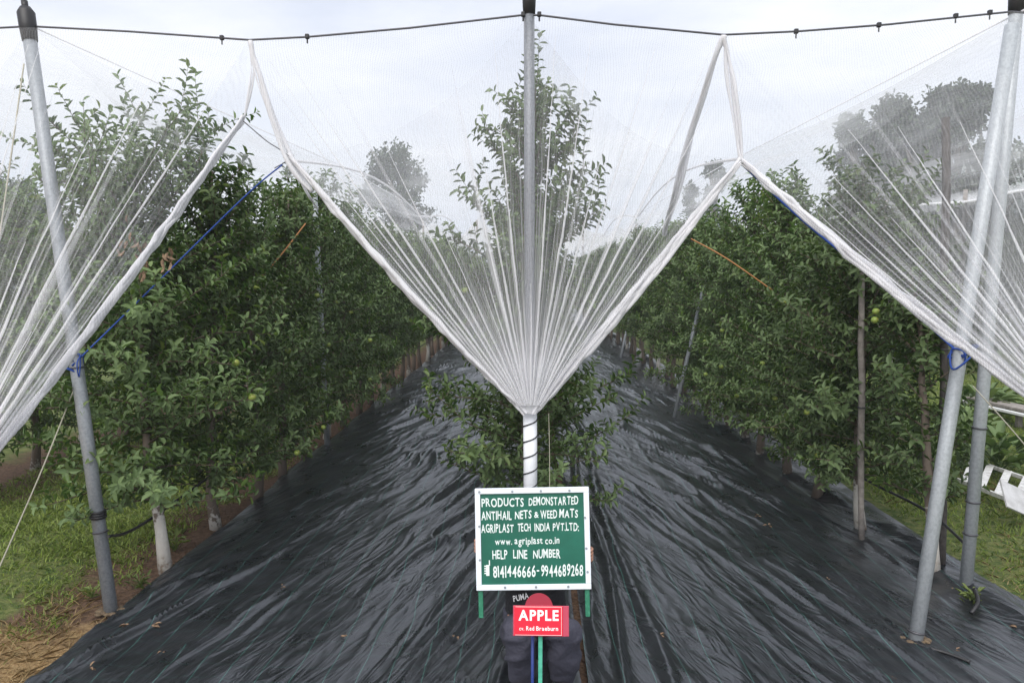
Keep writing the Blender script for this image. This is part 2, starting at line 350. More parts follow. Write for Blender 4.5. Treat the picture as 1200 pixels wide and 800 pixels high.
# black woven weed mats, wrinkled by real relief
def mat_material():
    m = bpy.data.materials.new('woven_weed_mat'); m.use_nodes = True
    nt = m.node_tree; n = nt.nodes; l = nt.links; p = n['Principled BSDF']
    p.inputs['Roughness'].default_value = .40; p.inputs['Specular Tint'].default_value = (.92, .96, 1, 1); p.inputs['Specular IOR Level'].default_value = 1.0
    tcn = n.new('ShaderNodeTexCoord'); sx = n.new('ShaderNodeSeparateXYZ'); l.new(tcn.outputs['Object'], sx.inputs[0])
    def mth(op, a, b=0, c=0):
        q = n.new('ShaderNodeMath'); q.operation = op
        for i, v in enumerate((a, b, c)):
            if isinstance(v, (int, float)): q.inputs[i].default_value = v
            else: l.new(v, q.inputs[i])
        return q.outputs[0]
    wob = n.new('ShaderNodeTexNoise'); wob.inputs['Scale'].default_value = .9; wob.inputs['Detail'].default_value = 2; l.new(tcn.outputs['Object'], wob.inputs['Vector'])
    def lines(src, sp, wd):
        v = mth('MULTIPLY_ADD', wob.outputs['Fac'], .10, src)
        fr = mth('FRACT', mth('DIVIDE', v, sp)); return mth('LESS_THAN', fr, wd / sp)
    g = mth('MAXIMUM', lines(sx.outputs['X'], .20, .0045), mth('MULTIPLY', lines(sx.outputs['Y'], .16, .003), .4))
    pn = n.new('ShaderNodeTexNoise'); pn.inputs['Scale'].default_value = 3; pn.inputs['Detail'].default_value = 8; pn.inputs['Roughness'].default_value = .7; l.new(tcn.outputs['Object'], pn.inputs['Vector'])
    r = n.new('ShaderNodeValToRGB'); r.color_ramp.elements[0].position = .35; r.color_ramp.elements[1].position = .75
    r.color_ramp.elements[0].color = (.006, .007, .009, 1); r.color_ramp.elements[1].color = (.024, .026, .031, 1); l.new(pn.outputs['Fac'], r.inputs['Fac'])
    mx = n.new('ShaderNodeMix'); mx.data_type = 'RGBA'; mx.inputs['B'].default_value = (.045, .125, .11, 1)
    l.new(mth('MULTIPLY', g, .85), mx.inputs['Factor']); l.new(r.outputs['Color'], mx.inputs['A']); l.new(mx.outputs['Result'], p.inputs['Base Color'])
    rr = n.new('ShaderNodeMapRange'); rr.inputs['To Min'].default_value = .20; rr.inputs['To Max'].default_value = .38; l.new(pn.outputs['Fac'], rr.inputs['Value']); l.new(rr.outputs[0], p.inputs['Roughness'])
    # fine creases, slanting towards the middle row on both sides like the large ones
    ax_ = mth('ABSOLUTE', sx.outputs['X']); ca, sa = math.cos(R(18)), math.sin(R(18))
    fa = mth('ADD', mth('MULTIPLY', ax_, ca * 9), mth('MULTIPLY', sx.outputs['Y'], sa * 9)); fb = mth('SUBTRACT', mth('MULTIPLY', sx.outputs['Y'], ca * 1.5), mth('MULTIPLY', ax_, sa * 1.5))
    mp2 = n.new('ShaderNodeCombineXYZ'); l.new(fa, mp2.inputs[0]); l.new(fb, mp2.inputs[1]); l.new(mth('GREATER_THAN', sx.outputs['X'], .23), mp2.inputs[2])
    bn = n.new('ShaderNodeTexNoise'); bn.inputs['Scale'].default_value = 1; bn.inputs['Detail'].default_value = 4; bn.inputs['Roughness'].default_value = .5; bn.inputs['Distortion'].default_value = .6; l.new(mp2.outputs[0], bn.inputs['Vector'])
    b = n.new('ShaderNodeBump'); b.inputs['Strength'].default_value = .36; b.inputs['Distance'].default_value = .025; pt = n.new('ShaderNodeTexNoise'); pt.inputs['Scale'].default_value = .9; pt.inputs['Detail'].default_value = 3; l.new(tcn.outputs['Object'], pt.inputs['Vector'])
    pm = n.new('ShaderNodeMapRange'); pm.interpolation_type = 'SMOOTHSTEP'; pm.inputs['From Min'].default_value = .40; pm.inputs['From Max'].default_value = .62; pm.inputs['To Min'].default_value = .25; pm.inputs['To Max'].default_value = 1.0; l.new(pt.outputs['Fac'], pm.inputs['Value'])
    # crests: narrow, so the sheet stays flat between them
    cr_ = mth('POWER', mth('SUBTRACT', 1, mth('ABSOLUTE', mth('MULTIPLY_ADD', bn.outputs['Fac'], 2.6, -1.3))), 3)
    l.new(mth('MULTIPLY', cr_, pm.outputs[0]), b.inputs['Height']); l.new(b.outputs[0], p.inputs['Normal'])
    return m
M_mat = mat_material()
def weed_mat(x0, x1, sgn, seed, outer_wave):
    ysl = [2.6]
    while ysl[-1] < 60: ysl.append(ysl[-1] + .009 * ysl[-1])
    ysl = np.array(ysl); nx = 230
    u = np.linspace(0, 1, nx)
    U, Y = np.meshgrid(u, ysl)
    e0 = x0 + (vnoise(Y * 1.1, Y * 0, seed) - .5) * .09; e1 = x1 + (vnoise(Y * 1.1, Y * 0 + 9, seed + 1) - .5) * .09
    X = e0 + (e1 - e0) * U
    # wrinkles drawn diagonally towards the middle row
    th = R(16) * sgn
    a = X * math.cos(th) + Y * math.sin(th); b = -X * math.sin(th) + Y * math.cos(th)
    wv = (vnoise(b * .5, a * .9, seed + 8) - .5) * 1.6 + (vnoise(b * 1.7, a * 2.6, seed + 18) - .5) * .5
    def ridge(fa, fb, s):
        q = vnoise((a + wv * .25) * fa, b * fb + wv, s); return 1 - np.abs(2 * q - 1)
    amp = .15 + 1.25 * np.clip(vnoise(X * 1.3, Y * .6, seed + 5) * 1.5 - .3, 0, 1)
    Z = (ridge(3.2, .40, seed) ** 6 * .040 + ridge(6.5, .55, seed + 2) ** 6 * .030 + ridge(14, .9, seed + 12) ** 4 * .012) * amp + ridge(1.6, .4, seed + 3) ** 3 * .022
    Z += (vnoise(X * 25, Y * 9, seed + 4) - .5) * .0035
    # straight folds next to the middle row
    inner = (x1 if sgn < 0 else x0)
    dist = np.abs(X - inner)
    Z += np.exp(-((dist - .22 - .05 * np.sin(Y * 1.3)) / .035) ** 2) * .05 + np.exp(-((dist - .42 + .06 * np.sin(Y * .9 + 1)) / .05) ** 2) * .035
    outer = (x0 if sgn < 0 else x1)
    do = np.abs(X - outer)
    if outer_wave:
        Z += np.exp(-((do - .32 - .1 * np.sin(Y * .8)) / .12) ** 2) * .11 * vnoise(Y * 1.2, X * 2, seed + 6)
        Z += (vnoise(X * 6, Y * 3, seed + 7) - .5) * .05 * (do < .6)
    Z = Z * np.clip((np.minimum(do, dist)) / .06, .15, 1) + .006
    o = link('weed_mat', np_mesh('weed_mat', np.stack([X.ravel(), Y.ravel(), Z.ravel()], 1), grid_faces(len(ysl), nx), [M_mat], True))
    return o
wm1 = weed_mat(-3.06, 0.31, -1, 11, False)
tag(wm1, 'wrinkled black woven weed mat covering the alley left of the middle tree row', 'weed mat', 'black weed mats between the tree rows')
wm2 = weed_mat(0.375, 3.72, 1, 31, True)
tag(wm2, 'wrinkled black woven weed mat covering the alley right of the middle tree row', 'weed mat', 'black weed mats between the tree rows')

# ------------------------------------------------------------------ trees
def leaf_arrays(pos, axis, nrm, ln, wd):
    """6-vertex folded, drooping leaves"""
    n = len(pos)
    axis = axis / np.linalg.norm(axis, axis=1, keepdims=True)
    side = np.cross(axis, nrm); side /= np.linalg.norm(side, axis=1, keepdims=True) + 1e-9
    up = np.cross(side, axis)
    L_ = ln[:, None]; W_ = wd[:, None]
    v = np.zeros((n, 6, 3))
    v[:, 0] = pos
    v[:, 1] = pos + axis * L_ * .30 + side * W_ * .46 + up * W_ * .20
    v[:, 2] = pos + axis * L_ * .70 + side * W_ * .36 + up * W_ * .08
    v[:, 3] = pos + axis * L_ * .98 - up * L_ * .22
    v[:, 4] = pos + axis * L_ * .70 - side * W_ * .36 + up * W_ * .08
    v[:, 5] = pos + axis * L_ * .30 - side * W_ * .46 + up * W_ * .20
    b = (np.arange(n) * 6)[:, None]
    f = np.concatenate([b + np.array([[0, 3, 2, 1]]), b + np.array([[0, 5, 4, 3]])], 0)
    return v.reshape(-1, 3), f
def strips(p0, p1, r):
    """three-sided twigs"""
    n = len(p0); d = p1 - p0; d /= np.linalg.norm(d, axis=1, keepdims=True) + 1e-9
    a = np.where(np.abs(d[:, 2:3]) < .8, [[0, 0, 1.]], [[1., 0, 0]]); x = np.cross(d, a); x /= np.linalg.norm(x, axis=1, keepdims=True); y = np.cross(d, x)
    v = np.zeros((n, 6, 3))
    for k in range(3):
        an = 2 * math.pi * k / 3; o = x * math.cos(an) + y * math.sin(an)
        v[:, k] = p0 + o * r[:, None]; v[:, 3 + k] = p1 + o * r[:, None] * .6
    b = (np.arange(n) * 6)[:, None]
    f = np.concatenate([b + np.array([[k, (k + 1) % 3, 3 + (k + 1) % 3, 3 + k]]) for k in range(3)], 0)
    return v.reshape(-1, 3), f

def apple_tree_meshes(seed, H=3.7, zc=.65, W=.72, nlat=34, dens=1.0, top_open=0.6, shoot_len=.34, leader=.7, lean=(0, 0), row_dir=1.0, zpow=1.0, nup=None, front=False):
    rg = np.random.default_rng(seed)
    # leader
    n = 12; zs_ = np.linspace(0, H, n)
    lx = np.cumsum(rg.normal(0, .02, n)) + lean[0] * zs_ / H; ly = np.cumsum(rg.normal(0, .02, n)) + lean[1] * zs_ / H
    lx -= lx[0]; ly -= ly[0]
    mb = MB()
    mb.tube([(lx[i], ly[i], zs_[i] - (.05 if i == 0 else 0)) for i in range(n)], [.047 * (1 - .85 * i / (n - 1)) + .004 + (.012 if i == 0 else 0) for i in range(n)], 9)
    P = []; A = []; U = []; T = []; tw0 = []; tw1 = []; twr = []
    def line(p0, d0, length, r0, leafstart=.1, step=.024, grav=-.15, lf=1.0, tipness=0.0, twist=0.0):
        k = max(3, int(length / .07)); p = np.array(p0, float); d = np.array(d0, float); d /= np.linalg.norm(d)
        pts = [p.copy()]
        for i in range(k):
            d = d + rg.normal(0, .07, 3) + np.array([0, 0, grav]) * (length / k); d /= np.linalg.norm(d)
            q = p + d * length / k
            tw0.append(p.copy()); tw1.append(q.copy()); twr.append(r0 * (1 - .7 * i / k)); p = q; pts.append(p.copy())
        pts = np.array(pts)
        m = int(length * (1 - leafstart) / step * lf)
        ph = rg.uniform(0, 6.28)
        for j in range(m):
            t = leafstart + (1 - leafstart) * (j + rg.uniform(0, .8)) / max(m, 1); t = min(t, .999)
            i = int(t * k); fr = t * k - i; c = pts[i] * (1 - fr) + pts[i + 1] * fr; dd = pts[i + 1] - pts[i]; dd /= np.linalg.norm(dd)
            a0 = np.cross(dd, [0.31, .2, .93]); a0 /= np.linalg.norm(a0) + 1e-9; b0 = np.cross(dd, a0); ph += 2.4
            out = a0 * math.cos(ph) + b0 * math.sin(ph)
            ax = out * 1.0 + dd * rg.uniform(.3, .9) + np.array([0, 0, rg.uniform(-.35, .25)])
            P.append(c); A.append(ax); U.append(dd + np.array([0, 0, .5]) + rg.normal(0, .25, 3)); T.append(tipness * max(0, t - .55) * 2 * rg.uniform(.3, 1))
        return pts
    g = 2.399
    for i in range(nlat):
        f = i / (nlat - 1); z = zc + (H * .93 - zc) * f ** zpow
        a = i * g + rg.uniform(-.4, .4)
        k = min(n - 2, int(z / H * (n - 1))); fr = z / H * (n - 1) - k; bx = lx[k] * (1 - fr) + lx[k + 1] * fr; by = ly[k] * (1 - fr) + ly[k + 1] * fr
        prof = W * (1.0 - leader * f ** 1.6) * rg.uniform(.72, 1.15)
        if z < zc + .25: prof *= .85
        el = rg.uniform(.05, .45) + .7 * f
        d = np.array([math.cos(a) * math.cos(el), math.sin(a) * math.cos(el) * row_dir, math.sin(el)])
        ln = prof / max(.45, math.cos(el))
        lat = line((bx, by, z), d, ln, .011, .12, .032, -.25, lf=dens, tipness=.15)
        ns = int(ln / .085 * dens)
        for s in range(ns):
            t = (s + rg.uniform(.2, 1)) / ns; t = min(t, .98)
            q = lat[min(len(lat) - 1, int(t * (len(lat) - 1)))]
            sd_ = np.array([rg.normal(0, .55), rg.normal(0, .55), rg.uniform(.05, 1.0)]) + d * .5
            sl = rg.uniform(.10, shoot_len) * (.8 + .9 * top_open * f)
            tip = 1.0 if rg.uniform() < .10 else (.28 if rg.uniform() < .4 else 0)
            line(q, sd_, sl, .0045, .05, .0165 + .007 * f, -.1, tipness=tip, lf=1.0)
    # upright shoots round the leader
    for s in range(nup or int(10 + 8 * top_open)):
        z = H * rg.uniform(.68, .92); a = rg.uniform(0, 6.28); k = int(z / H * (n - 1))
        line((lx[k], ly[k], z), (math.cos(a) * .55, math.sin(a) * .55, 1), rg.uniform(.35, .5 + .35 * top_open), .006, .15, .034, -.05, tipness=.2)
    line((lx[-2], ly[-2], zs_[-2]), (rg.normal(0, .08), rg.normal(0, .08), 1), .45, .006, .05, .03, 0, tipness=.3)
    P = np.array(P); A = np.array(A); U = np.array(U); T = np.array(T); m = len(P)
    ln = rg.uniform(.055, .100, m); wd = ln * rg.uniform(.36, .52, m)
    lv, lf_ = leaf_arrays(P, A, U, ln, wd)
    sv, sf = strips(np.array(tw0), np.array(tw1), np.array(twr))
    v = np.concatenate([lv, sv]); f = np.concatenate([lf_, sf + len(lv)])
    mi = np.concatenate([np.zeros(len(lf_), int), np.ones(len(sf), int)])
    tip = np.concatenate([np.repeat(T, 6), np.zeros(len(sv))])
    crown = np_mesh('crown', v, f, [M_leaf, M_twig], mat_idx=mi, attr={'tip': tip})
    trunk = mb.mesh('trunk', M_trunk0 if front else M_trunk)
    return trunk, crown, P, m
ORD = ['first', 'second', 'third', 'fourth', 'fifth', 'sixth', 'seventh', 'eighth', 'ninth', 'tenth', 'eleventh', 'twelfth', 'thirteenth', 'fourteenth', 'fifteenth', 'sixteenth']
variants = [apple_tree_meshes(100 + k, H=h, W=wd, zc=z0, nlat=56, top_open=.5) for k, (h, wd, z0) in enumerate([(3.3, .88, .30), (3.45, .84, .34), (3.25, .88, .28), (3.5, .84, .32), (3.35, .92, .36), (3.4, .86, .30)])]
far_variants = [apple_tree_meshes(140 + k, H=h, W=wd, zc=.70, nlat=54, top_open=.4) for k, (h, wd) in enumerate([(3.4, .66), (3.5, .62), (3.3, .68)])]
apple_bm = MB(); apple_bm.ball((0, 0, 0), .032, (1, 1, .9), 12); apple_me = apple_bm.mesh('apple', M_apple)
def place_tree(x, y, var, label, group, rz=None, s=1.0, apples=0, sd=0, zs=1.0):
    tr, cr, P, m = var
    o = empty('apple_tree', (x, y, 0), label, 'apple tree', group)
    rr = random.Random(sd)
    o.rotation_euler = (0, 0, rr.uniform(0, 6.28) if rz is None else rz); o.scale = (s, s, s * zs)
    link('trunk', tr, o); link('crown', cr, o)
    for k in range(apples):
        # hang apples on the outer leaves facing the alley
        for _ in range(200):
            q = P[rr.randrange(len(P))]; a = o.rotation_euler.z; wx = q[0] * math.cos(a) - q[1] * math.sin(a); wy = q[0] * math.sin(a) + q[1] * math.cos(a)
            if (wx * (-1 if x > .5 else (1 if x < -.5 else rr.choice((-1, 1)))) > .38) and wy < .35 and .8 < q[2] < 2.7: break
        ap = link('apple', apple_me, o); ap.location = (q[0], q[1], q[2] - .05)
    return o
def nlab(i, row):
    if i < 16: return f'{ORD[i]} apple tree from the front in the {row} row'
    return f'apple tree in the merged far end of the {row} row'
cnt = 0
# left row
big_left = apple_tree_meshes(501, H=3.4, zc=.50, W=1.05, nlat=64, top_open=.7, shoot_len=.36, leader=.38, lean=(-.62, .55), zpow=1.0, nup=12, front=True)
place_tree(-3.06, 6.0, big_left, 'front apple tree of the left row, trunk half limewashed, shoots rising past the post', 'apple trees of the left row', 0, 1, 3, 1)
y = 7.1; i = 1
while y < 46:
    place_tree(-3.08 + random.uniform(-.06, .06), y, (variants if y < 15 else far_variants)[random.randrange(6 if y < 15 else 3)], nlab(i, 'left'), 'apple trees of the left row', None, random.uniform(.95, 1.08), 3 if i < 6 else 0, 200 + i, 1.0 if i < 3 else (1.07 if i < 7 else 1))
    y += random.uniform(.95, 1.15); i += 1
# right row
big_right = apple_tree_meshes(502, H=2.95, zc=.50, W=.95, nlat=54, top_open=.9, shoot_len=.4, leader=.5, zpow=1.1, lean=(0, .2), front=True)
q = ground_at(1094, 673)
place_tree(q.x, q.y, apple_tree_meshes(505, H=2.5, zc=.6, W=.42, nlat=26, top_open=.4, dens=.9, lean=(-.1, .2), front=True), 'small thin apple tree between the two leaning steel posts on the right', 'apple trees of the right row', 0, 1, 2, 3)
place_tree(3.22, 7.15, big_right, 'apple tree with a white trunk standing on the mat, left of the right steel posts', 'apple trees of the right row', 2.0, 1, 4, 2)
y = 8.25; i = 2
while y < 46:
    place_tree(3.22 + random.uniform(-.06, .06), y, (variants if y < 15 else far_variants)[random.randrange(6 if y < 15 else 3)], nlab(i, 'right'), 'apple trees of the right row', None, random.uniform(.97, 1.1), 2 if i < 6 else 0, 300 + i, (.9, .92, .9, .97, 1.02, 1.04)[i] if i < 6 else 1)
    y += random.uniform(.95, 1.15); i += 1
# middle row
mid = apple_tree_meshes(503, H=4.0, zc=.40, W=1.02, nlat=60, top_open=.8, shoot_len=.36, leader=.70, dens=1.0, zpow=1.15, nup=10, lean=(0, .1))
place_tree(.02, 6.65, mid, 'tall open apple tree directly behind the middle post', 'apple trees of the middle row', .4, 1, 7, 5)
y = 7.7; i = 1
while y < 44:
    place_tree(random.uniform(-.05, .05), y, far_variants[random.randrange(3)], nlab(i, 'middle'), 'apple trees of the middle row', None, random.uniform(.92, 1.02), 0, 400 + i)
    y += random.uniform(1.0, 1.2); i += 1
# outer left rows
for rx, y0, nm in ((-6.4, 7.2, 'outer left'),):
    y = y0; i = 0
    while y < 32:
        place_tree(rx + random.uniform(-.08, .08), y, variants[random.randrange(6)], nlab(i, nm), f'apple trees of the {nm} row', None, random.uniform(.9, 1.05), 0, 500 + i)
        y += random.uniform(1.0, 1.2); i += 1
# neighbouring block on the right
for rx, y0, nm in ((6.7, 18.5, 'first netted row beyond the right grass'), (9.9, 19.5, 'second netted row beyond the right grass'), (13.1, 20, 'third netted row beyond the right grass'), (16.3, 21, 'fourth netted row beyond the right grass')):
    y = y0
    for i in range(9):
        place_tree(rx + random.uniform(-.1, .1), y, variants[random.randrange(6)], f'{ORD[i]} apple tree in the {nm}', 'apple trees of the netted block on the right', None, random.uniform(.98, 1.1), 0, 600 + i)
        y += random.uniform(1.1, 1.3)

# ------------------------------------------------------------------ posts, wires and ropes
def post(name, base, top, r, m, label, cat='post', group=None, cap=True, n=12, bands=()):
    o = empty(name, base, label, cat, group)
    b = MB(); base = Vector(base); top = Vector(top)
    b.tube([base - Vector((0, 0, .05)), base.lerp(top, .33), base.lerp(top, .66), top], r, n); b.build('shaft', m, o)
    d = (top - base).normalized()
    if cap:
        c = MB(); c.tube([top - d * .24, top - d * .12, top - d * .02, top + d * .02], [r * 1.12, r * 1.28, r * 1.3, r * .8], n); c.tube([top, top + d * .07], r * .5, 8); c.build('cap', M_black, o)
    for f in bands:
        c = MB(); q = base.lerp(top, f); c.tube([q - d * .006, q + d * .006], r * 1.18, n); c.build('band', M_wire, o)
    return o
gp = 'steel posts at the front of the tree rows'
LT = at(30, 12, 5.7); LB = ground_at(131, 716)
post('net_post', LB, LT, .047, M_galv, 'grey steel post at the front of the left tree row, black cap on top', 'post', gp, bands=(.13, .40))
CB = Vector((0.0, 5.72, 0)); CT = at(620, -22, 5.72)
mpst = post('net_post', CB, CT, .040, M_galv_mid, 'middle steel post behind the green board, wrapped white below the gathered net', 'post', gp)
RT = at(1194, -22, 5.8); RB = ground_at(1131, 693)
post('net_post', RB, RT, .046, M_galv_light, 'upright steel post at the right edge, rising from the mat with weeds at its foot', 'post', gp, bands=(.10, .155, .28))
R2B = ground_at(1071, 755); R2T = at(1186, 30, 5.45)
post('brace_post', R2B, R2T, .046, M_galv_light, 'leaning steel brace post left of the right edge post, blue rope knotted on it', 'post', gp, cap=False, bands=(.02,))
# white spiral wrap on the middle post
G = at(621, 484, 5.62)
wr = MB(); wr.tube([(CB.x * .8, 5.72, .55), (0, 5.72, 1.0), (G.x, 5.72, G.z + .02)], .054, 14); wr.build('white_wrap', M_tape, mpst)
sp = MB(); pts = []
for k in range(90):
    t = k / 89; a = t * 2 * math.pi * 6.5; z = .6 + (G.z - .6) * t; pts.append((.056 * math.cos(a) + CB.x * (1 - t) + G.x * t, 5.72 + .056 * math.sin(a), z))
sp.tube(pts, .0055, 6); sp.build('black_tape', M_black, mpst)
# inner posts
for (bx, by, tx, ty, d, lab, r) in ((375, 312, 368, 215, 10.6, 'thin steel post rising out of the left tree row further back', .04),):
    t = at(tx, ty, d); post('net_post', (at(bx, by, d).x + .05, d, 0), t, r, M_galv_light, lab, 'post', 'inner posts of the tree rows', cap=False)
b_ = ground_at(789, 490); t_ = at(842, 262, b_.y + .4)
post('brace_post', b_, t_, .035, M_galv, 'thin leaning brace pole at the foot of the right tree row, midway back', 'post', 'inner posts of the tree rows', cap=False)
post('brace_post', ground_at(727, 420), at(742, 352, ground_at(727, 420).y + .5), .04, M_galv, 'farthest leaning brace pole by the right tree row', 'post', 'inner posts of the tree rows', cap=False)
M_dwood = mat('dark_wood', (0.055, 0.048, 0.045), .9, noise=(14, (0.10, 0.09, 0.085), .4, .65), bump=(50, .5, .008))
def stake(name, base, top, r, lab, group='wooden stakes of the right row', wm=None):
    o = empty(name, base, lab, 'stake', group); b = MB(); base = Vector(base); top = Vector(top); rg = random.Random(int(base.x * 100))
    pts = [base - Vector((0, 0, .05))] + [base.lerp(top, k / 7) + Vector((rg.uniform(-.008, .008), 0, 0)) for k in range(1, 8)]
    b.tube(pts, [r * rg.uniform(.92, 1.08) for _ in pts], 10); b.build('pole', wm or M_wood, o)
    c = MB(); q = base.lerp(top, .5); c.tube([q - Vector((0, 0, .008)), q + Vector((0, 0, .008))], r * 1.25, 10); c.build('wire_tie', M_wire, o)
stake('wooden_stake', (3.10, 6.86, 0), at(1009, 312, 6.70), .028, 'pale wooden stake standing in the right tree row, left of the steel posts')
stake('wooden_stake', (3.45, 6.15, 0), at(1109, 138, 6.2), .032, 'tall dark wooden stake just left of the leaning steel brace post', wm=M_dwood)

def catmull(pts, k=8):
    pts = [Vector(p) for p in pts]; P = [pts[0]] + pts + [pts[-1]]; out = []
    for i in range(1, len(P) - 2):
        for j in range(k):
            t = j / k; a, b, c, d = P[i - 1], P[i], P[i + 1], P[i + 2]
            out.append(.5 * ((2 * b) + (c - a) * t + (2 * a - 5 * b + 4 * c - d) * t * t + (3 * b - a - 3 * c + d) * t ** 3))
    out.append(pts[-1]); return out
def rope(name, pts, r, m, lab, cat, group=None, knots=()):
    b = MB(); q = catmull(pts, 8); b.tube(q, r, 6)
    rg = random.Random(len(lab))
    for kp, ks in knots:
        kp = Vector(kp)
        loop = [kp + Vector((rg.uniform(-1, 1), rg.uniform(-1, 1), rg.uniform(-1.2, 1.2))) * ks for _ in range(12)]
        b.tube(catmull(loop, 4), r * .8, 5)
    o = b.build(name, m); return tag(o, lab, cat, group)
DW = 5.7
# cross wire over the rows
wp = [at(-260, 30, DW), at(-60, 36, DW), at(35, 31, DW), at(150, 37, DW), at(292, 47, DW), at(360, 43.5, DW), at(480, 33, DW), at(612, 18, DW), at(632, 18, DW), at(720, 29, DW), at(848, 41, DW), at(935, 37, DW), at(1040, 29, DW), at(1185, 14, DW), at(1400, 30, DW)]
wo = empty('cross_wire', wp[0], 'dark steel wire strung across the post tops, net clipped onto it', 'wire')
wb = MB(); wb.tube(wp, .0075, 6); wb.build('cable', M_wire, wo)
for px, py in ((260, 44.5), (360, 43), (613, 17), (632, 17), (933, 37), (1030, 29.5), (1120, 19), (1160, 15)):
    c = MB(); q = at(px, py, DW); c.box(q, (.03, .03, .035), bev=.006); c.tube([q, q - Vector((0, 0, .05))], .006, 6); c.build('clip', M_black, wo)
# valley points where the nets meet, and their lines
VL = at(338, 184, 5.75); VL2 = at(285, 142, 5.75); VR = at(868, 190, 5.75)
MLp = at(292, 48, DW); MRp = at(848, 42, DW)
# blue ropes
pL = LB.lerp(LT, .405)
rope('blue_rope', [pL + Vector((0, -.055, 0)), at(165, 350, 5.75), at(285, 232, 5.8), at(331, 193, 5.8)], .006, M_blue, 'blue rope running from the left post up into the net valley', 'rope', 'ropes tying the net down', knots=((pL + Vector((0, -.03, 0)), .075),))
pR = R2B.lerp(R2T, .455)
rope('blue_rope', [pR + Vector((0, -.05, 0)), at(1055, 352, 5.45), at(945, 262, 5.6), at(872, 195, 5.75)], .009, M_blue, 'blue rope running from the right brace post up to the net valley', 'rope', 'ropes tying the net down', knots=((pR + Vector((0, -.03, 0)), .075),))
rope('orange_rope', [at(810, 280, 9), at(850, 302, 8.5), at(905, 340, 8.3)], .008, M_orange, 'orange rope stretched over the foliage of the right tree row', 'rope', 'ropes tying the net down')
rope('orange_rope', [at(358, 262, 8.5), at(318, 312, 8.0), at(280, 345, 7.6)], .008, M_orange, 'orange rope stretched over the foliage of the left tree row', 'rope', 'ropes tying the net down')
rope('guy_cord', [at(86, 458, 5.5), at(45, 560, 5.0), at(-30, 730, 4.3)], .005, M_cord, 'pale cord slanting down to the grass from the left post', 'cord')
rope('guy_cord', [at(28, 75, 5.6), at(12, 190, 5.4), at(-8, 330, 5.2)], .006, M_cord, 'grey cord hanging from the top of the left post at the photo edge', 'cord')
rope('guy_cord', [at(1140, 452, 5.7), at(1200, 520, 5.3), at(1260, 600, 5.0)], .0045, M_cord, 'thin cord slanting down to the right from the right edge post', 'cord')
rope('net_wire', [VL2, at(312, 165, 5.75), VL, at(322, 197, 6.1)], .004, M_wire, 'thin dark wire with a ring joining the two left net edges', 'wire', knots=((VL, .018),))
rope('tie_cord', [at(643, 484, 5.7), at(644, 530, 5.68), at(644, 575, 5.66)], .0025, M_cord, 'thin cord hanging straight down beside the white wrapped middle post', 'cord')
# drip hoses
def hose(pts, lab): rope('drip_hose', pts, .012, M_black, lab, 'hose', 'black drip hoses along the rows')
hose([LB + Vector((.02, -.04, .58)), at(170, 612, 6.0), (-3.0, 7.5, .62), (-3.0, 9, .58), (-3.05, 20, .55), (-3.05, 40, .55)], 'black drip hose tied to the left post and trunks of the left row')
hose([at(1134, 640, 5.75), at(1085, 598, 6.3), (3.25, 7.2, .50), (3.2, 9, .52), (3.2, 20, .55), (3.2, 40, .55)], 'black drip hose tied to the right posts and trunks of the right row')
rope('drip_hose', [at(1142, 690, 5.5) * 1, at(1146, 705, 5.35), at(1138, 718, 5.3)], .016, M_black, 'short black hose end poking out of the mat by the right post', 'hose', 'black drip hoses along the rows')
tb = MB()
for k in range(3):
    q = LB.lerp(LT, .155 + .004 * k); tb.tube([q - Vector((0, 0, .01)), q + Vector((0, 0, .01))], .058, 10)
o = tb.build('blue_tie', M_black); tag(o, 'dark tie wrapped round the left post where the hose is fixed', 'tie')

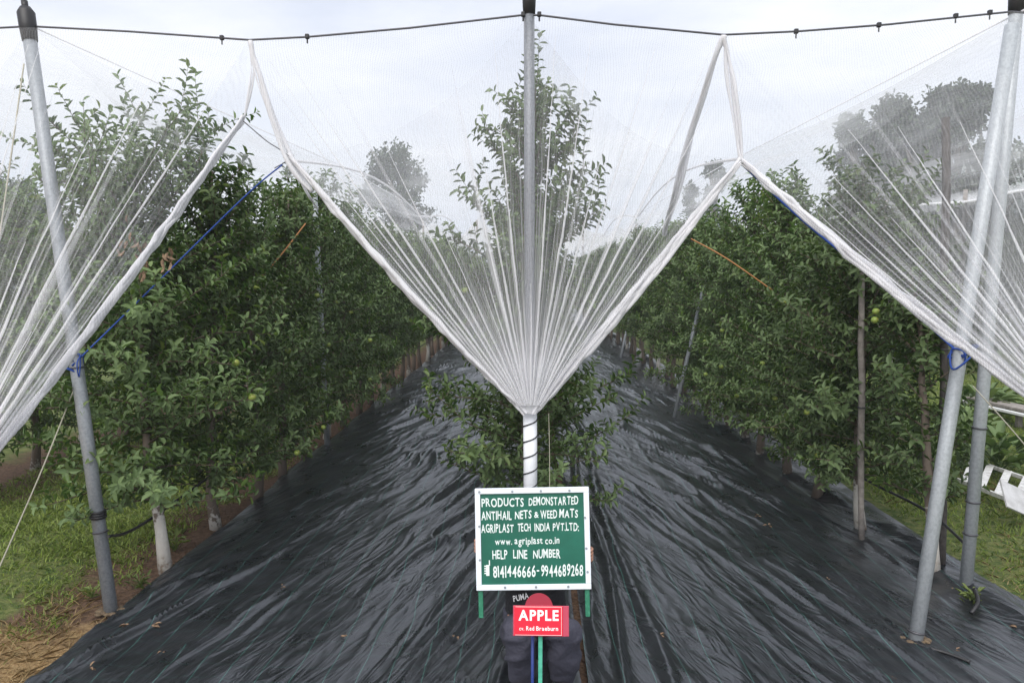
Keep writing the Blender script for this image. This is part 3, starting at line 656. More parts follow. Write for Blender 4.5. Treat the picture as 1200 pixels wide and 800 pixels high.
# ------------------------------------------------------------------ nets
def polyline_eval(pts, s):
    pts = [Vector(p) for p in pts]; seg = [(pts[i + 1] - pts[i]).length for i in range(len(pts) - 1)]; tot = sum(seg)
    d = max(0, min(1, s)) * tot
    for i, l_ in enumerate(seg):
        if d <= l_ or i == len(seg) - 1: return pts[i].lerp(pts[i + 1], d / l_)
        d -= l_
def fan(parent, Gp, bound, seed, NU=420, NT=26, nfold=26, spread=.10, bulge=.12):
    rg = np.random.default_rng(seed)
    u = np.linspace(0, 1, NU)
    s = u.copy()
    # S-shaped pleats: the sheet runs back over itself, so the fold is three layers thick
    for k in range(nfold):
        c = rg.uniform(.03, .97); wd = rg.uniform(.002, .008); am = wd * rg.uniform(1.4, 2.6)
        s += -am * (u - c) / wd * np.exp(-((u - c) / wd) ** 2 / 2)
    s = np.clip(s, 0, 1)
    B = np.array([polyline_eval(bound, x) for x in s]); Gv = np.array(Gp)
    # pleats open out towards the wire
    B0 = np.array([polyline_eval(bound, x) for x in u])
    t = np.linspace(0, 1, NT) ** 1.15
    pl = rg.normal(0, 1, NU); pl = np.convolve(pl, np.ones(5) / 5, 'same'); pl2 = np.sin(u * 2 * math.pi * 60 + rg.uniform(0, 6))
    V = np.zeros((NT, NU, 3)); UV = np.zeros((NT, NU, 2))
    for j, tt in enumerate(t):
        mixf = min(1, max(0, (tt - .35) / .65)); Bj = B * (1 - mixf ** 2) + B0 * mixf ** 2
        start = Gv + np.stack([(u - .5) * spread, -np.abs(np.cos((u - .5) * math.pi)) * .03, np.zeros(NU)], 1)
        p = start * (1 - tt) + Bj * tt
        p[:, 1] += -bulge * math.sin(math.pi * tt) * np.sin(math.pi * u) + (pl * .030 + pl2 * .012) * math.sin(math.pi * min(1, tt * 1.0))
        # gentle sag so the edges curve
        p[:, 2] -= .05 * math.sin(math.pi * tt)
        V[j] = p; UV[j, :, 0] = u; UV[j, :, 1] = np.linalg.norm(p - Gv, axis=1)
    me = np_mesh('front_curtain', V.reshape(-1, 3), grid_faces(NT, NU), [M_net], True)
    uvl = me.uv_layers.new(name='UVMap'); li = np.zeros(len(me.loops), np.int32); me.loops.foreach_get('vertex_index', li)
    uvl.data.foreach_set('uv', UV.reshape(-1, 2)[li].astype(np.float32).ravel())
    o = link('front_curtain', me, parent); shift(me, parent)
    # hems: bundles of bunched net along both lower edges
    for e, sgn in ((0, 1), (-1, -1)):
        mb = MB(); edge = [Vector(V[j, e]) for j in range(NT)]
        cor = Vector(bound[1 if e == 0 else -2]); 
        for k in range(7):
            off = rg.uniform(0, 1); pts = []; rads = []
            for j in range(NT):
                tt = t[j]; thick = .055 * math.sin(math.pi * min(1, .12 + tt * .75)) ** .7
                inner = Vector(V[j, min(NU - 2, 6) if e == 0 else NU - 7]); dirn = (inner - edge[j]); dirn = dirn.normalized() if dirn.length > 1e-5 else Vector((0, 0, 1))
                pts.append(edge[j] + dirn * thick * (k / 6 * 1.5) + Vector((0, rg.normal(0, .009), rg.normal(0, .006)))); rads.append((.006 + .011 * math.sin(math.pi * min(1, .1 + tt * .8))) * rg.uniform(.65, 1.25))
            mb.tube(pts, rads, 5, caps=False)
        mb.build('hem', M_hem, parent)
    # longer folds that stand out as separate bundles
    nf = nfold
    for k in range(nf):
        c = int(np.clip((k + .5 + rg.uniform(-.4, .4)) / nf, .02, .98) * (NU - 1)); te = rg.choice([.45, .6, .8, .97]); q = []; rr_ = []
        jm = max(4, int(NT * te))
        for j in range(1, jm):
            f = j / (jm - 1); q.append(Vector(V[j, c]) + Vector((rg.normal(0, .002), -.02, 0))); rr_.append(.0015 + rg.uniform(.006, .013) * math.sin(math.pi * min(1, f * .85 + .12)) ** 1.2 * (1 - f * .55))
        mb = MB(); mb.tube(q, rr_, 5, caps=False); mb.build('fold', M_fold, parent)
    return V
def roof_half(parent, xr0, zr0, xv0, zv0, xr1, xv1, y0, y1, seed, period=5.6, name='roof_panel', m=None):
    """one slope of a row's net roof from the ridge wire to the valley, scalloped between its ties"""
    nu, nv = 22, 110
    V = np.zeros((nv, nu, 3))
    for j in range(nv):
        f = j / (nv - 1); y = y0 + (y1 - y0) * f ** 1.4; fy = (y - y0) / (y1 - y0)
        xr = xr0 + (xr1 - xr0) * min(1, fy * 5); xv = xv0 + (xv1 - xv0) * min(1, fy * 5)
        ph = (y - y0) / period; sc = math.sin(math.pi * (ph % 1))            # between two ties
        for i in range(nu):
            t = i / (nu - 1)
            x = xr + (xv - xr) * t; z = zr0 + (zv0 - zr0) * t - .30 * math.sin(math.pi * t) - .10 * sc * (1 - t) + .22 * sc * t
            V[j, i] = (x, y, z)
    V[:, :, 2] += (vnoise(V[:, :, 0] * 2 + seed, V[:, :, 1] * 1.1, seed) - .5) * .22 * np.sin(np.linspace(0, math.pi, nu))[None, :]
    me = np_mesh(name, V.reshape(-1, 3), grid_faces(nv, nu), [m or M_roof], True); o = link(name, me, parent); shift(me, parent)
    return V
netL = empty('hail_net', (LB.x, 5.7, 0), 'white hail net spread over the left tree row, bunched edge falling to the lower left', 'hail net', 'white hail nets over the tree rows')
netC = empty('hail_net', (0, 5.65, 0), 'white hail net over the middle row, gathered to a point on the middle post', 'hail net', 'white hail nets over the tree rows')
netR = empty('hail_net', (RB.x, 5.7, 0), 'white hail net spread over the right tree row, bunched edge falling to the lower right', 'hail net', 'white hail nets over the tree rows')
fan(netC, G, [at(340, 186, 5.72), at(292, 48, DW), at(360, 44, DW), at(480, 34, DW), at(612, 19, DW), at(632, 19, DW), at(720, 30, DW), at(848, 42, DW), at(868, 192, 5.72)], 5)
GL = at(-95, 632, 3.75)
fan(netL, GL, [at(-240, 150, DW), at(-225, 50, DW), at(-130, 42, DW), at(30, 32, DW - .07), at(150, 38, DW), at(291, 48, DW), at(285, 142, 5.74)], 8, nfold=22)
GR = at(1292, 524, 4.3)
fan(netR, GR, [at(869, 192, 5.74), at(849, 42, DW), at(940, 37, DW), at(1040, 30, DW), at(1192, 14, DW - .08), at(1350, 30, DW), at(1480, 42, DW), at(1490, 190, DW)], 12, nfold=22)
# bunched strands falling from the cross wire to the valley points
def strand(parent, pts, r, n=4, seed=0, name='gathered_strand'):
    rg = random.Random(seed); mb = MB()
    for k in range(n):
        q = catmull([Vector(p) + Vector((rg.uniform(-1, 1) * r, rg.uniform(-1, 1) * r, 0)) * (1.2 if 0 < i < len(pts) - 1 else .5) for i, p in enumerate(pts)], 7)
        mb.tube(q, [r * (.5 + .25 * math.sin(j * .7 + k)) for j in range(len(q))], 6)
    return mb.build(name, M_hem, parent)
strand(netL, [MLp, at(297, 88, 5.72), at(285, 142, 5.74)], .014, 3, 1)
strand(netC, [MLp, at(308, 100, 5.72), at(338, 184, 5.74), at(365, 225, 5.74)], .024, 5, 2)
strand(netC, [at(340, 186, 5.74), at(358, 222, 6.4), at(372, 245, 7.0)], .014, 3, 3)
strand(netC, [MRp, at(826, 100, 5.9), at(795, 215, 6.6), at(778, 275, 7.6)], .026, 5, 4)
strand(netR, [MRp, at(858, 100, 5.72), at(869, 192, 5.74)], .022, 5, 5)
# roofs
zrR = at(1192, 0, 5.8).z - .1
zr = at(620, 4, 5.72).z - .08
xvL = VL.x; xvR = VR.x; zv = (VL.z + VR.z) / 2
roof_half(netC, CT.x, zr, xvR, zv, 0, 1.6, 5.75, 46, 41)
roof_half(netC, CT.x, zr, xvL, zv, 0, -1.55, 5.75, 46, 42)
roof_half(netR, RT.x, zrR, xvR, zv, 3.25, 1.62, 5.75, 46, 43)
roof_half(netR, RT.x, zrR, RT.x + 1.9, zv, 3.25, 4.9, 5.75, 46, 44)
roof_half(netL, LT.x, LT.z - .1, xvL, zv, -3.1, -1.57, 5.75, 46, 45)
roof_half(netL, LT.x, LT.z - .1, LT.x - 1.8, zv, -3.1, -4.8, 5.75, 46, 46)
for nm, par, x0, z0, x1 in (('ridge_wire', netC, CT.x, zr, 0), ('ridge_wire', netL, LT.x, LT.z - .1, -3.1), ('ridge_wire', netR, RT.x, zrR, 3.25)):
    b = MB(); b.tube([(x0, 5.7, z0), (x1 + (x0 - x1) * .1, 13, z0 - .03), (x1, 46, z0)], .007, 5); b.build(nm, M_hem, par)
for par, x0, x1 in ((netC, xvR, 1.61), (netL, xvL, -1.56)):
    b = MB(); pts = []
    for k in range(60):
        y = 5.75 + 40 * k / 59; f = min(1, (y - 5.75) / 8); pts.append((x0 + (x1 - x0) * f, y, zv + .22 * math.sin(math.pi * (((y - 5.75) / 5.6) % 1))))
    b.tube(pts, .012, 5); b.build('valley_seam', M_hem, par)

# ------------------------------------------------------------------ the netted block on the right
nb = empty('netted_block_frame', (6.2, 18, 0), 'dark net wall with a pale top edge closing the neighbouring orchard block on the right', 'net wall')
pa = at(1040, 247, 18); pb = at(1420, 195, 18)
nx = 60; V = []
for j in range(12):
    for i in range(nx):
        f = i / (nx - 1); x = pa.x + (pb.x - pa.x) * f; zt = pa.z + (pb.z - pa.z) * f + .04 * math.sin(f * 6 * math.pi); V.append((x, 18 + .12 * math.sin(i * 1.1) * (j / 11), zt - (zt - 1.6) * j / 11))
me = np_mesh('net_wall', V, grid_faces(12, nx), [M_shade], True); link('net_wall', me, nb); shift(me, nb)
b = MB(); b.tube([V[i] for i in range(nx)], .035, 6); b.build('top_hem', M_hem, nb)
V = []
for j in range(14):
    for i in range(40):
        f = i / 39; x = pa.x + (pb.x - pa.x) * f; V.append((x, 18 + j * 1.5, pa.z + (pb.z - pa.z) * f + .35 * abs(math.sin(f * 7 * math.pi)) - .1))
me = np_mesh('roof_panel', V, grid_faces(14, 40), [M_roof], True); link('roof_panel', me, nb); shift(me, nb)
for k in range(5):
    x = pa.x + (pb.x - pa.x) * k / 4; z = pa.z + (pb.z - pa.z) * k / 4; b = MB(); b.tube([(x, 18.1, -.05), (x, 18.1, z + .25)], .05, 8); b.build('pole', M_wood, nb)

# ------------------------------------------------------------------ far background
def big_tree(x, y, H, Wd, seed, lab, n=9000, shape=1.0, group='trees beyond the orchard', leaf=.50):
    rg = np.random.default_rng(seed)
    o = empty('broadleaf_tree', (x, y, 0), lab, 'tree', group)
    b = MB(); b.tube([(0, 0, -.1), (.1, 0, H * .3), (0, .1, H * .6), (.1, 0, H * .85)], [H * .025, H * .018, H * .012, .03], 8)
    nl = 40; cl = []
    for k in range(nl):
        f = rg.uniform(.14, .98); rr = Wd * .5 * (math.sin(math.pi * min(1, .12 + f * .80)) ** .6) * shape * rg.uniform(.35, 1); a = rg.uniform(0, 6.28)
        c = np.array([math.cos(a) * rr, math.sin(a) * rr, H * f]); cl.append((c, Wd * rg.uniform(.15, .25)))
        b.tube([(0, 0, H * f * .7), tuple(c * np.array([.6, .6, .95])), tuple(c)], [H * .008, H * .005, H * .002], 5)
    me = b.mesh('trunk', M_bark); link('trunk', me, o)
    P = []
    for c, r in cl:
        m = n // nl; d = rg.normal(0, 1, (m, 3)); d /= np.linalg.norm(d, axis=1, keepdims=True); P.append(c + d * (r * rg.uniform(.35, 1.05, (m, 1))) * np.array([1, 1, .8]))
    P = np.concatenate(P); m = len(P)
    lv, lf_ = leaf_arrays(P, rg.normal(0, 1, (m, 3)), rg.normal(0, 1, (m, 3)) + np.array([0, 0, .8]), rg.uniform(leaf * .7, leaf * 1.3, m), rg.uniform(leaf * .4, leaf * .7, m))
    me = np_mesh('crown', lv, lf_, [M_leaf_far], attr={'tip': np.zeros(len(lv))}); link('crown', me, o)
    return o
def bt(px, py_top, d, wpx, seed, lab, **k):
    q = at(px, py_top, d); big_tree(q.x, d, q.z, wpx / F_PX * d, seed, lab, **k)
bt(465, 176, 95, 84, 1, 'dense dark tree standing alone beyond the nets, left of the middle post')
bt(838, 186, 90, 30, 2, 'narrow pale tree beyond the nets, right of the middle post', n=2600)
bt(812, 215, 100, 26, 3, 'small narrow tree left of the pale one beyond the nets', n=2000)
bt(1128, 92, 55, 80, 4, 'tallest tree of the hazy clump on the right, narrow at its crown', leaf=.42)
bt(1082, 112, 58, 95, 5, 'middle tree of the hazy clump on the right', leaf=.42)
bt(1040, 122, 60, 85, 6, 'second tree from the left in the hazy clump on the right', leaf=.42)
bt(1005, 138, 62, 60, 7, 'leftmost tree of the hazy clump on the right', leaf=.42, n=3600)
bt(1170, 165, 60, 100, 8, 'low tree below the mountain at the right edge', leaf=.42, n=3600)
bt(25, 205, 40, 90, 9, 'pale tree beyond the net at the left edge', leaf=.2)
# long tree line behind the orchard
rg = np.random.default_rng(77)
tl_ = empty('tree_line', (0, 120, 0)); 
P = []
for k in range(150):
    x = -150 + 300 * k / 149 + rg.uniform(-1, 1); h = rg.uniform(4, 9); m = 260
    d = rg.normal(0, 1, (m, 3)); d /= np.linalg.norm(d, axis=1, keepdims=True); P.append(np.array([x, rg.uniform(-6, 6), h * .5]) + d * np.array([2.4, 2.4, h * .5]) * rg.uniform(.5, 1.05, (m, 1)))
P = np.concatenate(P); m = len(P)
lv, lf_ = leaf_arrays(P, rg.normal(0, 1, (m, 3)), rg.normal(0, 1, (m, 3)), rg.uniform(.5, .9, m), rg.uniform(.3, .6, m))
bpy.data.objects.remove(tl_)
o = link('distant_woods', np_mesh('distant_woods', lv, lf_, [M_leaf_far], attr={'tip': np.zeros(len(lv))})); o.location = (0, 120, 0)
tag(o, 'far line of merged dark trees along the horizon behind the orchard', 'woods', kind='stuff')
# hills
M_hill = mat('wooded_hill', (0.06, 0.085, 0.06), .95, noise=(.02, (0.10, 0.12, 0.08), .4, .6), bump=(.05, 1, 6))
def hills(y0, prof, seed):
    nx, ny = 160, 30; V = []
    for j in range(ny):
        f = j / (ny - 1)
        for i in range(nx):
            x = -500 + 1000 * i / (nx - 1)
            h = np.interp(x, [p[0] for p in prof], [p[1] for p in prof]); rid = vnoise(np.array([x * .03 + seed]), np.array([f * 3.0]), seed)[0]
            V.append((x, y0 + f * 250, -4 + (h * (.85 + .3 * rid)) * math.sin(math.pi * min(1, f * .9 + .0))))
    o = link('hills', np_mesh('hills', V, grid_faces(ny, nx), [M_hill], True)); tag(o, kind='structure')
hills(300, [(-500, 26), (-300, 24), (-120, 12), (-20, 6), (30, 9), (90, 22), (140, 40), (200, 64), (270, 76), (500, 70)], 5)
# white nets of other orchards behind the rows
def far_canopy(x0, x1, y0, z, ny, seed, lab):
    o = empty('distant_hail_net', ((x0 + x1) / 2, y0, 0), lab, 'hail net', 'white nets of orchards in the distance')
    nx_ = 80; nyy = 20; V = []; rr = np.random.default_rng(seed)
    for j in range(nyy):
        for i in range(nx_):
            x = x0 + (x1 - x0) * i / (nx_ - 1); y = y0 + ny * j / (nyy - 1); per = abs(((x / 4.2) % 1) - .5) * 2
            zz = z + .9 * per - .35 * math.sin(per * math.pi) + (vnoise(np.array([x * .5]), np.array([y * .3]), seed)[0] - .5) * 1.3 - (1.3 if j == 0 else 0)
            V.append((x, y, zz))
    me = np_mesh('canopy', V, grid_faces(nyy, nx_), [M_farnet], True); link('canopy', me, o); shift(me, o)
    k = math.ceil(x0 / 4.2)
    while k * 4.2 < x1:
        b = MB(); b.tube([(k * 4.2, y0 + .5, -.1), (k * 4.2, y0 + .5, z + 1.0)], .07, 6); b.build('pole', M_wood, o); k += 1
far_canopy(-16, -1.2, 58, 5.9, 24, 3, 'white crumpled net canopy far behind the rows, left of the middle post')
far_canopy(1.2, 20, 60, 5.9, 24, 4, 'white crumpled net canopy far behind the rows, right of the middle post')

# ------------------------------------------------------------------ grass, straw, weeds
def blades(name, n, region, hmin, hmax, width, m, seed, lean=.5, dens=None):
    rg = np.random.default_rng(seed); x = rg.uniform(region[0], region[1], n); y = rg.uniform(region[2], region[3], n)
    if dens is not None:
        k = rg.uniform(0, 1, n) < dens(x, y); x = x[k]; y = y[k]
    n = len(x); h = rg.uniform(hmin, hmax, n) * (.6 + .8 * vnoise(x * 2, y * 2, seed)); a = rg.uniform(0, 6.28, n); wd = width * rg.uniform(.6, 1.3, n)
    ln = rg.normal(0, lean, (n, 2)); zb = (vnoise(x * 1.3, y * 1.3, 3) - .5) * .05 - .04
    v = np.zeros((n, 5, 3)); dx = np.cos(a) * wd / 2; dy = np.sin(a) * wd / 2
    v[:, 0] = np.stack([x - dx, y - dy, zb], 1); v[:, 1] = np.stack([x + dx, y + dy, zb], 1)
    mx_ = x + ln[:, 0] * h * .4; my = y + ln[:, 1] * h * .4
    v[:, 2] = np.stack([mx_ + dx * .8, my + dy * .8, zb + h * .6], 1); v[:, 3] = np.stack([x + ln[:, 0] * h, y + ln[:, 1] * h, zb + h * .9], 1); v[:, 4] = np.stack([mx_ - dx * .8, my - dy * .8, zb + h * .6], 1)
    f = (np.arange(n) * 5)[:, None] + np.array([[0, 1, 2, 3, 4]])
    o = link(name, np_mesh(name, v.reshape(-1, 3), f, [m], attr={'tip': np.zeros(n * 5)})); return o
M_grass = leaf_material('grass_blade', (0.12, 0.20, 0.028), (0.29, 0.36, 0.07), (0.2, 0.25, 0.07), (.2, .2, .1))
M_straw = leaf_material('straw_blade', (0.24, 0.15, 0.06), (0.50, 0.37, 0.19), (.4, .3, .15), (.4, .3, .1))
M_weed = leaf_material('weed_leaf', (0.07, 0.12, 0.02), (0.17, 0.22, 0.05), (0.14, 0.19, 0.06), (.3, .35, .08))
dl = lambda x, y: np.clip((-3.35 - x + (vnoise(x * 3, y * 3, 9) - .5) * .9) * 4, 0, 1) * np.clip((y - 4.9 + (vnoise(x * 2, y * 2, 19) - .5) * 1.2) * 2, .02, 1) * np.clip(.35 + vnoise(x * 1.7, y * 1.7, 29), 0, 1)
tag(blades('grass', 60000, (-6.4, -3.0, 4.2, 12), .03, .08, .010, M_grass, 1, .8, dl), 'short green grass left of the left tree row', 'grass', kind='stuff')
tag(blades('grass', 90000, (3.75, 12, 4.8, 20), .03, .09, .012, M_grass, 2, .8, lambda x, y: np.clip(.25 + vnoise(x * 1.5, y * 1.5, 39), 0, 1) * np.clip((x - 3.8) * 5, 0, 1)), 'short green grass right of the mats', 'grass', kind='stuff')
tag(blades('straw', 5000, (-5.0, -3.05, 3.8, 5.5), .03, .07, .006, M_straw, 3, 2.2, lambda x, y: np.clip((5.2 - y + (vnoise(x * 2, y * 2, 19) - .5) * 1.2) * 2, 0, 1)), 'dry straw scattered at the lower left beside the mat', 'straw', kind='stuff')
tag(blades('straw', 9000, (3.8, 7.5, 4.8, 9), .02, .06, .006, M_straw, 4, 2.2, lambda x, y: np.clip(vnoise(x * 2.2, y * 2.2, 49) * 2 - .9, 0, 1)), 'dry mown grass lying between the green on the right', 'straw', kind='stuff')

def weed(x, y, s, seed, lab, n=26, group='weeds on the ground', cat='weed', name='weed_plant', m=None):
    rg = np.random.default_rng(seed); P = []; A = []; U = []; ln = []
    for k in range(n):
        a = rg.uniform(0, 6.28); r = rg.uniform(0, .5) * s; P.append((math.cos(a) * r, math.sin(a) * r, rg.uniform(.02, .6) * s)); A.append((math.cos(a), math.sin(a), rg.uniform(.1, 1.2))); U.append((0, 0, 1)); ln.append(rg.uniform(.25, .5) * s)
    P = np.array(P); ln = np.array(ln); lv, lf_ = leaf_arrays(P, np.array(A), np.array(U) + rg.normal(0, .2, (n, 3)), ln, ln * .35)
    sv, sf = strips(np.zeros((n, 3)), P, np.full(n, .004)); v = np.concatenate([lv, sv]); f = np.concatenate([lf_, sf + len(lv)])
    o = link(name, np_mesh(name, v, f, [m or M_weed], attr={'tip': np.concatenate([np.full(len(lv), rg.uniform(0, .5)), np.zeros(len(sv))])})); o.location = (x, y, 0)
    tag(o, lab, cat, group)
q = ground_at(1135, 703); weed(q.x, q.y - .05, .15, 1, 'small yellow-green weed at the foot of the right edge post', 40)
q = ground_at(165, 688); weed(q.x, q.y, .16, 2, 'small weed at the foot of the limewashed left trunk', 24)
q = ground_at(118, 703); weed(q.x - .1, q.y + .05, .14, 3, 'small weed beside the foot of the left post', 22)
q = ground_at(205, 645); weed(q.x, q.y, .22, 4, 'leafy weed under the left row just behind the first trunk', 26)
rr = random.Random(5)
SH = [(4.6, 8.6), (5.0, 9.6), (5.6, 10.4), (5.9, 9.4), (6.5, 11.2), (4.9, 11.5), (7.2, 12.3), (5.6, 12.6), (8.0, 13.2), (6.4, 13.8)]
for i, (x, y) in enumerate(SH):
    weed(x, y, rr.uniform(.45, .75), 20 + i, f'{ORD[i]} nearest low leafy bush behind the white ladder on the right', 90, 'low bushes behind the ladder', 'bush', 'low_bush', M_leaf)

# fallen leaves and clods on the mats
FL = [(148, 733, .05), (178, 735, .06), (192, 766, .035), (136, 748, .04), (107, 783, .04), (889, 605, .05), (900, 617, .05), (1008, 749, .04), (1122, 763, .03), (1046, 797, .03), (512, 540, .03), (711, 530, .03), (402, 747, .03), (330, 688, .03), (536, 748, .04), (775, 747, .05), (970, 680, .03), (1192, 735, .05)]
for i, (px, py, s) in enumerate(FL):
    q = ground_at(px, py, .03); rg_ = np.random.default_rng(i); k = 3
    lv, lf_ = leaf_arrays(rg_.normal(0, s * .25, (k, 3)) * np.array([1, 1, .2]), rg_.normal(0, 1, (k, 3)) * np.array([1, 1, .25]), np.tile([0, 0, 1.], (k, 1)) + rg_.normal(0, .3, (k, 3)), np.full(k, s * 1.0), np.full(k, s * .45))
    o = link('fallen_leaf', np_mesh('fallen_leaf', lv, lf_, [M_dry])); o.location = q + Vector((0, 0, .012))
    side = 'left' if px < 622 else 'right'
    tag(o, f'curled dry brown leaf lying on the {side} weed mat', 'leaf', f'dry leaves on the {side} weed mat')
# dead brown leaves hanging in the left tree
def dead_bunch(px, py, d, seed, lab):
    rg_ = np.random.default_rng(seed); k = 9; c = at(px, py, d)
    lv, lf_ = leaf_arrays(np.array(c) + rg_.normal(0, .04, (k, 3)) * np.array([1, 1, 2.2]), rg_.normal(0, .4, (k, 3)) + np.array([0, 0, -1]), rg_.normal(0, 1, (k, 3)), np.full(k, .08), np.full(k, .03))
    o = link('dead_leaves', np_mesh('dead_leaves', lv, lf_, [M_dry])); tag(o, lab, 'dead leaves', 'dead leaf bunches in the left tree')
dead_bunch(196, 303, 5.5, 1, 'brown withered leaf bunch in the left tree, right of the net edge')
dead_bunch(168, 312, 5.45, 2, 'brown withered leaf bunch in the left tree, beside the net edge')
dead_bunch(150, 278, 5.5, 3, 'brown withered leaf bunch in the left tree, seen through the net')

# soil lumps and slit edges where posts come through the mat
for i, (bp, lab) in enumerate(((R2B, 'small brown soil lump at the foot of the leaning steel brace post'), (RB, 'small brown soil lump at the foot of the right edge post'), (LB, 'small brown soil lump at the foot of the left steel post'))):
    rg_ = np.random.default_rng(i); b = MB()
    for k in range(26):
        a = rg_.uniform(0, 6.28); r_ = rg_.uniform(.03, .10); b.ball((bp.x + math.cos(a) * r_, bp.y + math.sin(a) * r_ * .8, .028 if i < 2 else .0), rg_.uniform(.012, .030), (1.2, 1, .55), 6)
    tag(b.build('soil_lump', M_soil), lab, 'soil', 'soil lumps at the post feet')
    if i < 2:
        b = MB(); pts = [(bp.x - .06, bp.y + .05, .03), (bp.x + .02, bp.y - .09, .034), (bp.x + .13, bp.y - .17, .03), (bp.x + .22, bp.y - .26, .022)]
        b.tube(catmull(pts, 5), .011, 6); o = b.build('mat_slit_edge', M_black); tag(o, ('rolled edge of the slit cut in the mat beside the leaning brace post', 'rolled edge of the slit cut in the mat beside the right edge post')[i], 'mat edge')

# ------------------------------------------------------------------ ladder, slab and rail on the right
lo_ = ground_at(1128, 545); hi_ = ground_at(1230, 590)
a0 = ground_at(1132, 536, .12); a1 = ground_at(1240, 574, .12); b0 = ground_at(1122, 562, .12); b1 = ground_at(1225, 602, .12)
M_ladder = mat('worn_white_paint', (0.66, 0.66, 0.65), .6, noise=(16, (0.34, 0.33, 0.31), .45, .7))
ld = empty('white_ladder', ((a0 + b0) / 2).to_tuple(), 'white ladder with flat rungs lying on the grass at the right edge', 'ladder')
for s0, s1 in ((a0, a1), (b0, b1)):
    b = MB(); d = s1 - s0; M = Matrix.Translation((s0 + s1) / 2) @ Vector((1, 0, 0)).rotation_difference(d.normalized()).to_matrix().to_4x4(); b.box((0, 0, 0), (d.length, .03, .05), M, .006); b.build('rail', M_ladder, ld)
for k in range(5):
    f = (k + .5) / 5; p0 = a0.lerp(a1, f); p1 = b0.lerp(b1, f); d = p1 - p0; b = MB(); M = Matrix.Translation((p0 + p1) / 2 + Vector((0, 0, .02))) @ Vector((1, 0, 0)).rotation_difference(d.normalized()).to_matrix().to_4x4(); b.box((0, 0, 0), (d.length - .03, .08, .018), M, .004); b.build('rung', M_ladder, ld)
b = MB(); c = at(1192, 585, 7.3); M = Matrix.Translation(c) @ Euler((R(50), R(24), R(12))).to_matrix().to_4x4(); b.box((0, 0, 0), (.36, .30, .02), M, .004)
M_slab = mat('grey_slab', (.55, .55, .56), .7, noise=(9, (.38, .38, .38), .4, .7))
tag(b.build('pale_board', M_slab), 'pale grey square board leaning on the end of the white ladder', 'board')
b = MB(); p0 = ground_at(1140, 466, .3); p1 = ground_at(1260, 492, .3); d = (p1 - p0); M = Matrix.Translation((p0 + p1) / 2) @ Vector((1, 0, 0)).rotation_difference(d.normalized()).to_matrix().to_4x4()
fr = empty('low_rail', p0.to_tuple(), 'low grey rail with a flat top in the grass at the right edge', 'rail')
b.box((0, 0, 0), (d.length, .35, .06), M, .01); b.build('top_plank', M_wood, fr)
b = MB(); b.box((0, -.28, -.04), (d.length, .05, .05), M, .01); b.build('edge_bar', M_white, fr)
for k in range(5):
    q = p0.lerp(p1, k / 4); b = MB(); b.box((q.x, q.y, .13), (.08, .08, .3), None, .005); b.build('leg', M_wood, fr)

# ------------------------------------------------------------------ text helper
def text_mesh(chunks, m, name, parent, Mloc):
    """chunks: (string, x0, x1, y base, cap height, bold, jitter) in local metres; every letter placed on its own"""
    vs_, fs_ = [], []; rgx = random.Random(3)
    for (s, x0, x1, yb, hh, bold, jit) in chunks:
        cu = bpy.data.curves.new('tmp', 'FONT'); cu.size = 1; cu.resolution_u = 3; cu.offset = bold
        to = bpy.data.objects.new('tmp', cu); C.objects.link(to)
        dims = []
        def glyph(ch):
            cu.body = ch; bpy.context.view_layer.update(); dg = bpy.context.evaluated_depsgraph_get()
            me = bpy.data.meshes.new_from_object(to.evaluated_get(dg)); v = [tuple(q.co) for q in me.vertices]; f = [tuple(p.vertices) for p in me.polygons]; bpy.data.meshes.remove(me); return v, f
        gl = []; xcur = 0
        for ch in s:
            if ch == ' ': xcur += .36; gl.append(None); continue
            v, f = glyph(ch); mn = min(q[0] for q in v); mxx = max(q[0] for q in v)
            gl.append(([(q[0] - mn + xcur, q[1]) for q in v], f, xcur)); xcur += (mxx - mn) + .10
        xcur -= .10; sx = (x1 - x0) / xcur; sy = hh / .72
        for g_ in gl:
            if g_ is None: continue
            v, f, xo = g_; b0_ = len(vs_); dy = rgx.uniform(-1, 1) * jit * hh; ky = 1 + rgx.uniform(-1, 1) * jit; sh = rgx.uniform(-1, 1) * jit * .8
            for q in v: vs_.append((x0 + q[0] * sx + sh * q[1] * sy, yb + dy + q[1] * sy * ky, 0))
            fs_ += [tuple(i + b0_ for i in ff) for ff in f]
        bpy.data.objects.remove(to); bpy.data.curves.remove(cu)
    me = bpy.data.meshes.new(name); me.from_pydata(vs_, [], fs_); me.materials.append(m); me.transform(Mloc)
    o = link(name, me, parent); return o

# ------------------------------------------------------------------ green board
M_green = mat('green_board_paint', (0.010, 0.105, 0.070), .38, noise=(6, (0.014, 0.13, 0.088), .4, .65))
M_frame = mat('white_frame', (0.72, 0.78, 0.84), .45, noise=(25, (0.58, 0.64, 0.70), .55, .8))
M_letter = mat('white_lettering', (0.72, 0.80, 0.78), .6)
M_greenleg = mat('green_leg_paint', (0.02, 0.16, 0.09), .5, noise=(40, (.05, .25, .15), .5, .7))
yb0, yt0 = 4.02, 4.10
TL, TR, BR, BL = at(556, 572, yt0), at(688.5, 570, yt0), at(694, 689, yb0), at(559, 691, yb0)
cen = (TL + TR + BR + BL) / 4
xa = ((TR + BR) - (TL + BL)); bw = xa.length / 2; xa.normalize(); ya = ((TL + TR) - (BL + BR)); bh = ya.length / 2; ya = (ya - xa * ya.dot(xa)).normalized(); za = xa.cross(ya)
MBd = Matrix((( xa.x, ya.x, za.x, 0), (xa.y, ya.y, za.y, 0), (xa.z, ya.z, za.z, 0), (0, 0, 0, 1)))
bo = empty('sign_board', cen.to_tuple(), 'green painted board with white frame and hand lettering held up by the crouching person', 'sign board')
